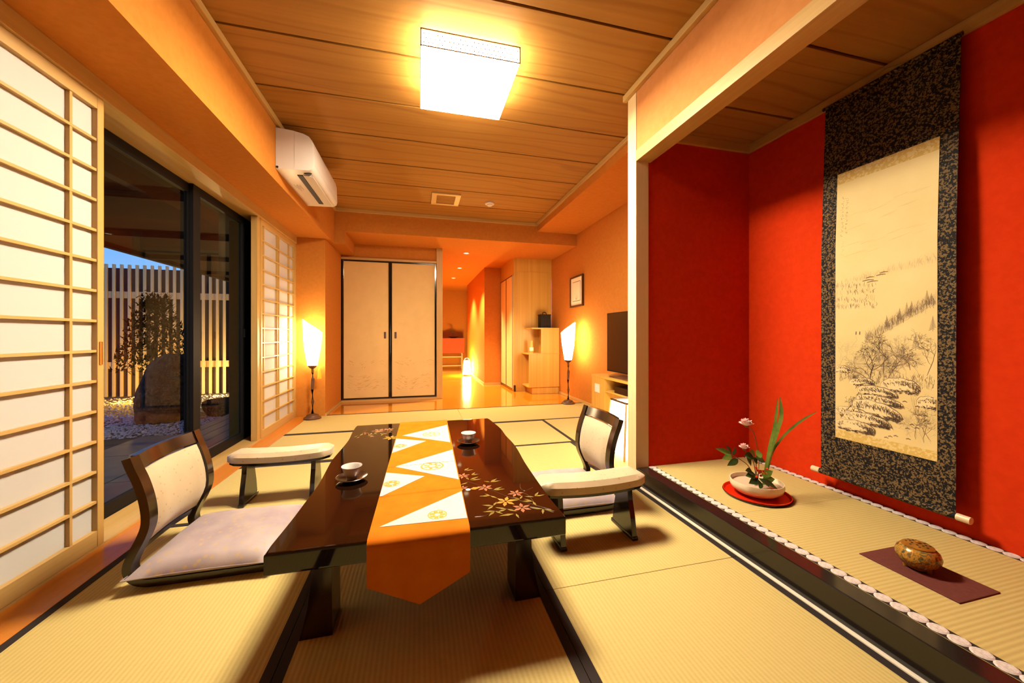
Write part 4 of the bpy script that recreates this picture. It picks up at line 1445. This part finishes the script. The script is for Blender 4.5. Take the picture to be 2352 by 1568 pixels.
def branch(x, z, ang, ln, wd, depth, tone):
    n = 4
    pts = [(x, z)]
    a = ang
    for i in range(n):
        a += random.gauss(0, 0.22)
        x += math.cos(a) * ln / n
        z += math.sin(a) * ln / n
        pts.append((x, z))
    stroke(pts, wd, tone)
    if depth > 0:
        for k in range(random.choice((2, 3, 3))):
            j = random.randint(2, n)
            branch(pts[j][0], pts[j][1], a + random.choice((-1, 1)) * random.uniform(0.25, 0.9), ln * random.uniform(0.5, 0.78), max(wd * 0.62, 0.0009), depth - 1, tone)


def grass_tuft(x, z, h, wd, tone):
    stroke([(x, z), (x + random.gauss(0, h * 0.08), z + h * 0.5), (x + random.gauss(0, h * 0.18), z + h)], wd, tone)


def fir(x, z, h, tone):
    stroke([(x, z), (x, z + h)], 0.0016, tone)
    for k in range(10):
        w2 = h * 0.20 * (1 - k / 10.5)
        zz = z + h * (0.12 + 0.085 * k)
        stroke([(x - w2, zz - w2 * 0.35), (x - w2 * 0.4, zz), (x, zz + w2 * 0.3)], 0.0022, tone)
        stroke([(x + w2, zz - w2 * 0.35), (x + w2 * 0.4, zz), (x, zz + w2 * 0.3)], 0.0022, tone)


SNOW = bmesh.new()


def snow_rock(cx, cz, a, h, lean, n):
    """a snow-capped boulder: a pale crown, brushed shade at its foot and on its right flank"""
    LAY[0] += 0.00042
    crown = []
    for k in range(17):
        t = PI * (1 - k / 16)
        crown.append((cx + a * math.cos(t) + lean * math.sin(t), cz + h * max(0.0, math.sin(t)) ** 0.75 * (1 + 0.05 * math.sin(k * 1.9 + cx * 60))))
    poly = []
    for (px, pz) in crown + [(cx + a * 0.6, cz - h * 0.22), (cx - a * 0.5, cz - h * 0.20)]:
        px, pz = min(max(px, 0.004), PW - 0.004), max(pz, 0.004)
        y, z = PY1 - px, PZ0 + 0.045 + pz
        poly.append(SNOW.verts.new((XF(y, z) - 0.0026 - LAY[0] + 0.00008, y, z)))
    SNOW.faces.new(poly)
    stroke(crown, 0.0020, 2)
    stroke(crown[9:], 0.0045, 2)
    n = int(n * 2.2)
    for k in range(n):
        t = random.betavariate(1.0, 2.2)          # 0 right foot .. 1 left foot
        th = PI * t
        r0 = random.uniform(0.70, 1.0)
        x0 = cx + (a * math.cos(th) + lean * math.sin(th)) * r0
        z0 = cz + h * r0 * math.sin(th) ** 0.8 * random.uniform(0.55, 1.0)
        ln = a * random.uniform(0.05, 0.15)
        d = random.gauss(-1.9 + 0.6 * t, 0.25)
        stroke([(x0, z0), (x0 + ln * 0.5 * math.cos(d), z0 + ln * 0.5 * math.sin(d)), (x0 + ln * math.cos(d + 0.3), z0 + ln * math.sin(d + 0.3))],
               random.uniform(0.0012, 0.0034), 3 if random.random() < 0.35 else 2)
    for k in range(n // 2):
        x0 = cx - a * 0.75 + a * 1.6 * random.random() ** 0.7
        z0 = cz + random.gauss(-h * 0.12, h * 0.09)
        stroke([(x0, z0), (x0 + a * 0.04, z0 - 0.003), (x0 + a * 0.10, z0 - 0.001)], random.uniform(0.0018, 0.0042), 3 if random.random() < 0.5 else 2)


# calligraphy columns
for col_, (x0, cnt) in enumerate(((0.030, 10), (0.052, 9), (0.034, 4))):
    z0 = PH - 0.10 - (0.10 if col_ == 1 else 0) - (0.30 if col_ == 2 else 0)
    z0 = PH - 0.085 - 0.012 * col_ if col_ < 2 else PH - 0.33
    for k in range(cnt):
        for q in range(4):
            xa, za = x0 + random.uniform(-0.006, 0.006), z0 - k * 0.0225 + random.uniform(-0.008, 0.008)
            d = random.choice((0.0, 0.15, 1.5, -0.9))
            stroke([(xa - 0.004 * math.cos(d), za - 0.004 * math.sin(d)), (xa + 0.004 * math.cos(d), za + 0.004 * math.sin(d))], 0.0014, 2 if col_ < 2 else 1)
# misty slopes
for (z0, sl) in ((1.16, 0.06), (1.08, 0.10), (1.00, 0.05), (0.94, 0.09)):
    for k in range(16):
        x0 = random.uniform(0.02, PW - 0.08)
        zz = z0 + sl * x0 / PW + 0.010 * math.sin(x0 * 30)
        stroke([(x0 + 0.012 * q, zz + 0.0022 * q + random.gauss(0, 0.0010)) for q in range(6)], 0.0024, 0)
# distant woods, roofs, travellers
for k in range(150):
    x0 = random.uniform(0.0, PW)
    grass_tuft(x0, 0.80 + 0.07 * x0 / PW + random.uniform(-0.012, 0.012), random.uniform(0.015, 0.034), 0.0018, 0 if random.random() < 0.6 else 1)
for k in range(240):
    x0 = random.uniform(0.0, 0.19)
    grass_tuft(x0, random.choice((0.68, 0.715, 0.755, 0.79)) - 0.05 * x0 + random.gauss(0, 0.006), random.uniform(0.010, 0.026), 0.0018, random.choice((0, 1, 1, 2)))
for (xa, za, ln) in ((0.130, 0.812, 0.050), (0.145, 0.826, 0.036), (0.150, 0.803, 0.048), (0.190, 0.832, 0.040), (0.205, 0.843, 0.034)):
    stroke([(xa, za), (xa + ln * 0.5, za + 0.004), (xa + ln, za + 0.002)], 0.0055, 2)
for xa in (0.100, 0.117):
    stroke([(xa, 0.530), (xa + 0.001, 0.547)], 0.005, 3)
stroke([(0.075, 0.46), (0.105, 0.50), (0.098, 0.528)], 0.002, 1)
# the wooded diagonal ridge
for k in range(430):
    t = random.random()
    x0 = 0.14 + 0.28 * t
    z0 = 0.49 + 0.19 * t ** 0.9 + random.gauss(0, 0.010)
    grass_tuft(x0, z0, random.uniform(0.016, 0.042), 0.0018, random.choice((0, 1, 1, 2)))
for k in range(14):
    t = k / 13
    stroke([(0.12 + 0.28 * t + 0.008 * q, 0.475 + 0.19 * t + 0.004 * q + random.gauss(0, 0.001)) for q in range(5)], 0.0024, 1)
for (xa, za, h) in ((0.235, 0.565, 0.055), (0.285, 0.60, 0.060), (0.312, 0.61, 0.075), (0.330, 0.63, 0.060), (0.385, 0.66, 0.075), (0.400, 0.665, 0.055), (0.345, 0.455, 0.085), (0.405, 0.545, 0.070)):
    fir(xa, za, h, 2)
# bare trees
for (xa, za, a, l, wd, dp, tone) in ((0.165, 0.300, 1.75, 0.085, 0.0045, 5, 3), (0.150, 0.300, 2.2, 0.060, 0.003, 4, 2), (0.225, 0.315, 1.5, 0.105, 0.0045, 5, 2), (0.240, 0.31, 1.15, 0.10, 0.004, 5, 2), (0.265, 0.325, 1.8, 0.085, 0.0035, 5, 2),
                                  (0.325, 0.36, 1.75, 0.11, 0.004, 5, 2), (0.385, 0.34, 1.6, 0.10, 0.003, 5, 2), (0.020, 0.27, 1.2, 0.10, 0.0028, 4, 1), (0.010, 0.33, 1.0, 0.09, 0.0022, 4, 1), (0.060, 0.105, 1.1, 0.045, 0.0026, 4, 3), (0.105, 0.205, 1.2, 0.050, 0.0026, 4, 3),
                                  (0.345, 0.035, 1.5, 0.065, 0.0022, 4, 2), (0.375, 0.03, 1.8, 0.075, 0.0022, 4, 2), (0.400, 0.04, 2.0, 0.07, 0.002, 4, 2), (0.300, 0.36, 1.9, 0.09, 0.003, 5, 1), (0.205, 0.30, 1.3, 0.08, 0.003, 5, 1), (0.030, 0.07, 1.2, 0.035, 0.002, 3, 3)):
    branch(xa, za, a, l, wd, dp, tone)
    branch(xa + random.gauss(0, 0.012), za + random.gauss(0, 0.008), a + random.gauss(0, 0.2), l * 0.85, wd * 0.7, min(dp, 4), max(1, tone - 1))
for k in range(320):
    grass_tuft(random.uniform(0.02, 0.41), random.uniform(0.27, 0.33), random.uniform(0.010, 0.03), 0.0016, random.choice((1, 2)))
# snow covered boulders beside the stream
for (cx, cz, a, h, le, n) in ((0.030, 0.330, 0.045, 0.030, 0.0, 40), (0.125, 0.268, 0.058, 0.036, 0.01, 70), (0.285, 0.262, 0.078, 0.056, 0.0, 90), (0.400, 0.200, 0.050, 0.045, -0.01, 70), (0.195, 0.226, 0.085, 0.040, -0.02, 80),
                              (0.205, 0.182, 0.098, 0.036, -0.03, 80), (0.185, 0.122, 0.112, 0.068, -0.035, 130), (0.075, 0.098, 0.085, 0.040, 0.0, 70), (0.150, 0.072, 0.105, 0.046, -0.02, 110), (0.085, 0.024, 0.100, 0.046, 0.01, 110)):
    snow_rock(cx, cz, a, h, le, n)
obj('snow_wash', SNOW, 'ink_snow', ppr)['kind'] = 'stuff'
branch(0.060, 0.120, 1.1, 0.045, 0.0026, 4, 3)
branch(0.100, 0.240, 1.2, 0.050, 0.0026, 4, 3)
LAY[0] = 0.0
for (xa, za) in ((0.305, 0.205), (0.352, 0.190), (0.360, 0.150), (0.380, 0.152), (0.315, 0.078), (0.332, 0.100), (0.350, 0.088), (0.248, 0.022), (0.270, 0.030), (0.232, 0.012), (0.318, 0.028)):
    stroke([(xa - 0.009, za), (xa, za + 0.004), (xa + 0.009, za)], 0.0055, 2)
for k in range(7):
    stroke([(0.385 - 0.010 * k + 0.018 * math.sin(q * 0.9 + k), 0.250 - 0.040 * q + 0.004 * k) for q in range(6)], 0.0016, 1)
for tone, nm in ((0, 'ink_mist'), (1, 'ink_wash'), (2, 'ink_lines'), (3, 'ink_accents')):
    obj(nm, INK[tone], 'ink%d' % tone, ppr)['kind'] = 'stuff'

# ------------------------------------------------------------------ flower arrangement in the alcove
AZ = 0.1125
BXc, BYc = 1.822, 1.655
tr = thing('round_tray', 'round red lacquer tray under the flower bowl', 'tray', (BXc, BYc, AZ))
obj('plate', LATHE([(0, AZ + 0.006), (0.150, AZ + 0.006), (0.158, AZ + 0.016), (0.163, AZ + 0.016), (0.160, AZ + 0.004), (0, AZ + 0.004)], BXc, BYc, 48), 'red_lacq', tr, True)
obj('base_rim', LATHE([(0, AZ + 0.0035), (0.158, AZ + 0.0035), (0.161, AZ + 0.010), (0.165, AZ + 0.010), (0.160, AZ + 0.0), (0, AZ + 0.0)], BXc, BYc, 48), 'lacq_black', tr, True)
ZW = AZ + 0.0062
bw = thing('flower_bowl', 'wide cream ceramic flower bowl on the red tray', 'bowl', (BXc, BYc, ZW))
obj('bowl_wall', LATHE([(0, ZW + 0.004), (0.070, ZW), (0.100, ZW + 0.012), (0.124, ZW + 0.034), (0.131, ZW + 0.055), (0.128, ZW + 0.074), (0.124, ZW + 0.074), (0.125, ZW + 0.055), (0.117, ZW + 0.034), (0.095, ZW + 0.018), (0, ZW + 0.014)], BXc, BYc, 48), 'bowl', bw, True)
obj('water', LATHE([(0, ZW + 0.050), (0.1235, ZW + 0.050)], BXc, BYc, 36), plain('water', (0.55, 0.42, 0.30), 0.06), bw)
obj('flower_frog', LATHE([(0, ZW + 0.030), (0.035, ZW + 0.030), (0.035, ZW + 0.0145), (0, ZW + 0.0145)], BXc - 0.01, BYc, 16), 'bronze', bw)
FX, FY, FZ = 1.815, 1.645, ZW + 0.032


def pink_flower(tip, label, r, pathpts):
    t = thing('pink_flower', label, 'flower', (FX, FY, FZ), 'pink flowers in the bowl')
    obj('stem', TUBE(smooth_path(pathpts + [tip], 4), 0.0022, 6), 'stem', t, True)
    c = Vector(tip)
    for ring, (n, rr, lift) in enumerate(((7, 1.0, 0.45), (6, 0.78, 0.95), (5, 0.42, 1.25))):
        for k in range(n):
            a = k * 2 * PI / n + ring * 0.5
            b = bmesh.new()
            e = c + Vector((math.cos(a) * r * rr, math.sin(a) * r * rr, r * lift * 0.8))
            add_leaf(b, c, e, r * 0.95, droop=-0.004, n=5)
            obj('petal', b, 'petal', t, True)
    obj('sepal', LATHE([(0, c.z - 0.008), (0.007, c.z - 0.004), (0.010, c.z + 0.004), (0, c.z + 0.004)], c.x, c.y, 10), 'stem', t)


pink_flower((1.735, 1.64, 0.503), 'taller pink flower on a thin curved stem in the bowl', 0.041, [(FX, FY, FZ), (1.824, 1.64, 0.29), (1.808, 1.64, 0.40), (1.780, 1.64, 0.475)])
pink_flower((1.722, 1.64, 0.378), 'lower small pink flower among the leaves of the bowl', 0.030, [(FX, FY, FZ), (1.790, 1.64, 0.29), (1.752, 1.64, 0.34)])


def grass(label, pts, wd):
    t = thing('blade_leaf', label, 'leaf', (FX, FY, FZ), 'long blade leaves in the bowl')
    P = smooth_path(pts, 6)
    bm = bmesh.new()
    n = len(P)
    prev = None
    for i, p in enumerate(P):
        k = wd * (0.55 + 0.45 * math.sin(PI * min(1, (i + 1) / n * 0.9))) * (1 if i < n * 0.8 else max(0.08, (n - i) / (n * 0.2)))
        tn = (P[min(i + 1, n - 1)] - P[max(i - 1, 0)]).normalized()
        side = tn.cross(Vector((-0.72, -0.68, 0.25))).normalized()
        row = [bm.verts.new(p - side * k), bm.verts.new(p + Vector((0, 0.0015, 0))), bm.verts.new(p + side * k)]
        if prev:
            bm.faces.new((prev[0], prev[1], row[1], row[0]))
            bm.faces.new((prev[1], prev[2], row[2], row[1]))
        prev = row
    obj('blade', bm, 'blade', t, True)


grass('short straight blade leaf standing in the flower bowl', [(FX + 0.035, FY - 0.004, FZ), (1.893, 1.64, 0.36), (1.935, 1.64, 0.50), (1.957, 1.64, 0.645)], 0.0075)
grass('tall folded blade leaf standing in the flower bowl', [(FX + 0.045, FY, FZ), (1.905, 1.64, 0.34), (1.960, 1.645, 0.47), (1.986, 1.645, 0.545), (1.978, 1.645, 0.652)], 0.0105)
grass('long arching blade leaf reaching towards the scroll', [(FX + 0.040, FY + 0.004, FZ), (1.912, 1.64, 0.335), (1.985, 1.64, 0.42), (2.074, 1.64, 0.482), (2.16, 1.64, 0.525), (2.235, 1.63, 0.560)], 0.0062)


def leafy(label, twig, leaves, name='leafy_twig', mat='leaf', wd=0.034):
    t = thing(name, label, 'twig', (FX, FY, FZ), 'leafy twigs in the bowl')
    obj('twig', TUBE(smooth_path(twig, 4), 0.0022, 5), 'stem', t)
    for a, b, m_ in leaves:
        bm = bmesh.new()
        add_leaf(bm, a, b, wd, up=(0.2, -0.8, 0.6), droop=0.004)
        obj('leaf', bm, m_, t, True)


leafy('leafy twig leaning left out of the flower bowl', [(FX - 0.005, FY, FZ), (1.750, 1.63, 0.275), (1.69, 1.63, 0.325), (1.63, 1.63, 0.355)],
      [((1.63, 1.63, 0.358), (1.525, 1.625, 0.402), 'leaf_br'), ((1.63, 1.63, 0.358), (1.592, 1.625, 0.412), 'leaf'), ((1.635, 1.63, 0.352), (1.64, 1.615, 0.40), 'leaf'), ((1.63, 1.63, 0.352), (1.562, 1.62, 0.345), 'leaf_br'), ((1.673, 1.63, 0.33), (1.594, 1.62, 0.306), 'leaf')])
leafy('dark broad leaves below the pink flowers in the bowl', [(FX, FY, FZ), (1.80, 1.635, 0.27), (1.79, 1.63, 0.33)],
      [((1.775, 1.63, 0.335), (1.705, 1.62, 0.352), 'leaf'), ((1.725, 1.63, 0.35), (1.748, 1.615, 0.292), 'leaf'), ((1.785, 1.63, 0.34), (1.745, 1.62, 0.372), 'leaf_br'), ((1.79, 1.63, 0.33), (1.84, 1.615, 0.308), 'leaf'),
       ((1.79, 1.63, 0.345), (1.825, 1.62, 0.352), 'leaf_br'), ((1.77, 1.63, 0.33), (1.79, 1.615, 0.30), 'leaf')], wd=0.044)
leafy('short leaves spreading over the rim of the flower bowl', [(FX, FY, FZ), (1.815, 1.64, 0.22), (1.80, 1.63, 0.235)],
      [((1.795, 1.62, 0.215), (1.705, 1.59, 0.212), 'leaf'), ((1.80, 1.62, 0.21), (1.755, 1.57, 0.185), 'leaf'), ((1.81, 1.62, 0.215), (1.862, 1.56, 0.178), 'leaf'), ((1.80, 1.62, 0.22), (1.815, 1.565, 0.19), 'leaf'), ((1.83, 1.63, 0.225), (1.90, 1.62, 0.25), 'leaf_br'),
       ((1.79, 1.63, 0.235), (1.715, 1.62, 0.24), 'leaf'), ((1.78, 1.64, 0.245), (1.725, 1.63, 0.265), 'leaf'), ((1.83, 1.62, 0.21), (1.89, 1.60, 0.214), 'leaf_br')], wd=0.040)
bt = thing('berry_sprig', 'sprig of red berries at the middle of the bowl', 'berries', (FX, FY, FZ))
obj('twig', TUBE([(FX, FY, FZ), (1.80, 1.63, 0.22), (1.80, 1.62, 0.255)], 0.002, 5), 'stem', bt)
for k in range(16):
    p = (1.798 + random.gauss(0, 0.017), 1.612 + random.gauss(0, 0.008), 0.256 + random.gauss(0, 0.013))
    b = bmesh.new()
    bmesh.ops.create_icosphere(b, subdivisions=1, radius=0.0072, matrix=Matrix.Translation(p))
    obj('berry', b, 'berry' if k % 4 else 'berry_y', bt, True)

# ------------------------------------------------------------------ incense burner on its cloth
mt = bmesh.new()
add_box(mt, 1.731, 1.940, 0.816, 1.103, AZ, AZ + 0.004, 0.0015)
tag(obj('maroon_cloth', mt, 'maroon'), 'rectangular maroon cloth on the alcove mat', 'cloth')
ib = thing('incense_burner', 'round gilt enamel incense burner on the maroon cloth', 'incense burner', (1.838, 0.978, AZ + 0.004))
BZ = AZ + 0.0042
cx_, cy_ = 1.838, 0.978
obj('body', LATHE([(0, BZ + 0.010), (0.030, BZ + 0.009), (0.048, BZ + 0.018), (0.060, BZ + 0.036), (0.0635, BZ + 0.052), (0.058, BZ + 0.070), (0.047, BZ + 0.081), (0.043, BZ + 0.083), (0, BZ + 0.083)], cx_, cy_, 36), 'burner', ib, True)
obj('lid', LATHE([(0.044, BZ + 0.0835), (0.044, BZ + 0.087), (0.036, BZ + 0.091), (0.020, BZ + 0.094), (0, BZ + 0.095)], cx_, cy_, 30), 'burner_lid', ib, True)
obj('base_ring', LATHE([(0.036, BZ + 0.0105), (0.036, BZ + 0.006), (0.030, BZ + 0.005), (0.030, BZ + 0.0105)], cx_, cy_, 24), 'burner_lid', ib)
for k in range(8):
    a = k * PI / 4
    for rr in (0.020, 0.031):
        x, y = cx_ + rr * math.cos(a + rr * 20), cy_ + rr * math.sin(a + rr * 20)
        zz = BZ + (0.0944 if rr < 0.025 else 0.0922)
        obj('lid_hole', LATHE([(0, zz + 0.0006), (0.0036, zz + 0.0004), (0.0036, zz - 0.0015)], x, y, 8), 'black', ib)
obj('lid_knob', LATHE([(0.006, BZ + 0.0945), (0.008, BZ + 0.099), (0.004, BZ + 0.103), (0, BZ + 0.104)], cx_, cy_, 12), 'burner_lid', ib, True)
for k in range(3):
    a = k * 2 * PI / 3 + 0.4
    x, y = cx_ + 0.036 * math.cos(a), cy_ + 0.036 * math.sin(a)
    obj('foot', LATHE([(0, BZ), (0.006, BZ), (0.008, BZ + 0.008), (0.006, BZ + 0.014), (0, BZ + 0.014)], x, y, 10), 'burner_lid', ib, True)

# ------------------------------------------------------------------ garden beyond the glass
GZ = -0.30
gr = tag(obj('garden_ground', BX(-16, -1.80, -4, 16, GZ - 0.3, GZ), 'soil'), 'dark garden ground outside the glass doors', 'ground', kind='structure')
tag(obj('house_footing', BX(-1.80, -1.66, -1, 5.0, GZ, -0.031), 'eave'), 'dark footing below the glass doors', 'wall', kind='structure')
ev = tag(obj('eave', BX(-3.75, -1.801, -2, 14, 2.16, 2.30), 'eave'), 'dark eave ceiling over the terrace', 'eave', kind='structure')
OFF[ev.name] = (0, 0, 0)
obj('eave_edge', BX(-3.83, -3.751, -2, 14, 2.10, 2.34), 'eave', ev)
for k in range(6):
    obj('rafter', BX(-3.75, -1.801, 2.2 + k * 1.4, 2.28 + k * 1.4, 2.10, 2.1595), 'eave', ev)

# slate paving slabs
pv = tag(obj('slate_terrace', BX(-3.35, -1.805, 0.5, 5.6, GZ, GZ + 0.02), 'soil'), 'blue slate paving outside the glass doors', 'paving', kind='structure')
OFF[pv.name] = (0, 0, 0)
for i in range(2):
    for j in range(6):
        obj('slate_slab', BX(-3.34 + i * 0.77, -3.34 + i * 0.77 + 0.755, 0.52 + j * 0.84, 0.52 + j * 0.84 + 0.825, GZ + 0.02, GZ + 0.045, 0.004), 'slate', pv)
dk = thing('timber_deck', 'weathered plank deck beside the far glass door', 'deck', (-2.3, 6.5, GZ + 0.05))
for k in range(6):
    obj('deck_plank', BX(-2.75 + k * 0.155, -2.75 + k * 0.155 + 0.145, 4.4, 9.0, GZ + 0.10, GZ + 0.13, 0.003), 'deck', dk)
for y in (4.6, 6.6, 8.7):
    obj('joist', BX(-2.75, -1.83, y, y + 0.08, GZ + 0.045, GZ + 0.0995), 'deck', dk)

# gravel bed: one object, nobody could count it
bm = bmesh.new()
for k in range(5200):
    x = random.uniform(-6.3, -2.85)
    y = random.uniform(5.65, 9.3) if k % 2 else random.uniform(5.65, 7.2)
    r = random.uniform(0.012, 0.028)
    if any((x - c[0]) ** 2 + (y - c[1]) ** 2 < c[2] ** 2 for c in ((-3.74, 6.85, 0.40), (-3.08, 7.05, 0.30), (-5.3, 8.7, 0.1), (-3.55, 9.0, 0.1), (-4.75, 8.2, 0.08))):
        continue
    a = random.random() * 6.28
    v0 = [bm.verts.new((x + r * math.cos(a + q * PI / 2), y + r * math.sin(a + q * PI / 2), GZ + r * 0.4)) for q in range(4)]
    tp = bm.verts.new((x, y, GZ + r * 1.1))
    for q in range(4):
        bm.faces.new((v0[q], v0[(q + 1) % 4], tp))
tag(obj('gravel_bed', bm, 'gravel'), 'white gravel strewn in front of the garden rocks', 'gravel', kind='stuff')


def boulder(cx, cy, rx, ry, rz, label, seed, flat=0.0):
    rnd = random.Random(seed)
    bm = bmesh.new()
    bmesh.ops.create_icosphere(bm, subdivisions=4, radius=1.0)
    dirs = [Vector((rnd.gauss(0, 1), rnd.gauss(0, 1), rnd.gauss(0, 1))).normalized() for _ in range(14)]
    amps = [rnd.uniform(-0.10, 0.16) for _ in dirs]
    for v_ in bm.verts:
        n = v_.co.normalized()
        k = 1.0 + sum(a * max(0, n.dot(d)) ** 3 for a, d in zip(amps, dirs))
        k += 0.03 * math.sin(9 * n.x + 5 * n.z) * math.cos(8 * n.y) + 0.018 * math.sin(23 * n.x + 4 * n.y) * math.sin(19 * n.z + 7 * n.x)
        p = n * k
        z = p.z
        if flat and z > flat:
            z = flat + (z - flat) * 0.25
        v_.co = (cx + p.x * rx, cy + p.y * ry, GZ + max(z + 0.55, 0) * rz)
    return tag(obj('garden_rock', bm, 'rock', None, True), label, 'rock', 'garden rocks')


boulder(-3.74, 6.85, 0.37, 0.36, 0.62, 'tall upright dark rock in the garden', 3)
boulder(-3.08, 7.05, 0.28, 0.26, 0.26, 'low flat dark rock in the garden', 8, 0.3)

fe = thing('slat_fence', 'tall garden fence of vertical cedar slats', 'fence', (-5.0, 9.6, GZ))
sl0 = None
for k in range(56):
    x = -9.2 + k * 0.134
    if sl0 is None:
        sl0 = obj('slat', BX(-0.021, 0.021, -0.02, 0.02, 0.0, 2.80), 'slat', fe, loc=(x + 5.0, 0, 0))
    else:
        inst(sl0, 'slat', (x + 5.0, 0, 0), fe)
for z in (0.36, 1.86):
    obj('rail', BX(-9.3, -1.75, 9.622, 9.66, z - 0.07, z + 0.07), 'slat', fe)
obj('backing_board', BX(-9.3, -1.75, 9.72, 9.75, GZ, 2.44), 'fence_back', fe)

pt_ = thing('pine_tree', 'small dark garden pine behind the tall rock', 'tree', (-4.75, 8.2, GZ))
obj('trunk', TUBE([(-4.75, 8.2, GZ), (-4.70, 8.18, 0.2), (-4.80, 8.2, 0.6), (-4.68, 8.18, 1.0), (-4.74, 8.2, 1.55)], [0.05, 0.045, 0.035, 0.025, 0.01], 8), 'bark', pt_, True)
bm = bmesh.new()
for k in range(2600):
    lv_ = random.choice((0.45, 0.62, 0.8, 0.98, 1.15, 1.32, 1.5, 1.62))
    rr = 0.46 * (1.85 - lv_) ** 0.6
    a = random.random() * 6.28
    q = rr * math.sqrt(random.random())
    p = Vector((-4.73 + q * math.cos(a), 8.2 + q * math.sin(a), lv_ + random.gauss(0, 0.06)))
    e = p + Vector((random.gauss(0, 0.06), random.gauss(0, 0.06), random.uniform(-0.01, 0.10)))
    d_ = (e - p).cross(Vector((0, 0, 1)))
    d_ = d_.normalized() * 0.020 if d_.length > 1e-5 else Vector((0.01, 0, 0))
    bm.faces.new([bm.verts.new(p - d_), bm.verts.new(p + d_), bm.verts.new(e)])
nd = obj('needles', bm, 'needle', pt_)
nd['kind'] = 'stuff'
for i, (x, y, lab) in enumerate(((-5.3, 8.7, 'left small garden light glowing at the foot of the fence'), (-3.55, 9.0, 'right small garden light glowing at the foot of the fence'))):
    t = thing('garden_light', lab, 'garden light', (x, y, GZ), 'garden lights along the fence')
    obj('housing', LATHE([(0, GZ), (0.06, GZ), (0.06, GZ + 0.08), (0.05, GZ + 0.10), (0, GZ + 0.10)], x, y, 14), 'black_metal', t)
    obj('lens', LATHE([(0, GZ + 0.112), (0.045, GZ + 0.108), (0.048, GZ + 0.1005)], x, y, 14), 'garden_glow', t)
    ld = D.lights.new('garden_beam', 'POINT')
    ld.energy = (75, 150)[i]
    ld.color = ((1.0, 0.52, 0.06), (1.0, 0.66, 0.26))[i]
    ld.shadow_soft_size = 0.05
    lo = D.objects.new('garden_beam', ld)
    COL.objects.link(lo)
    lo.parent = t
    lo.location = (0, 0, 0.22)
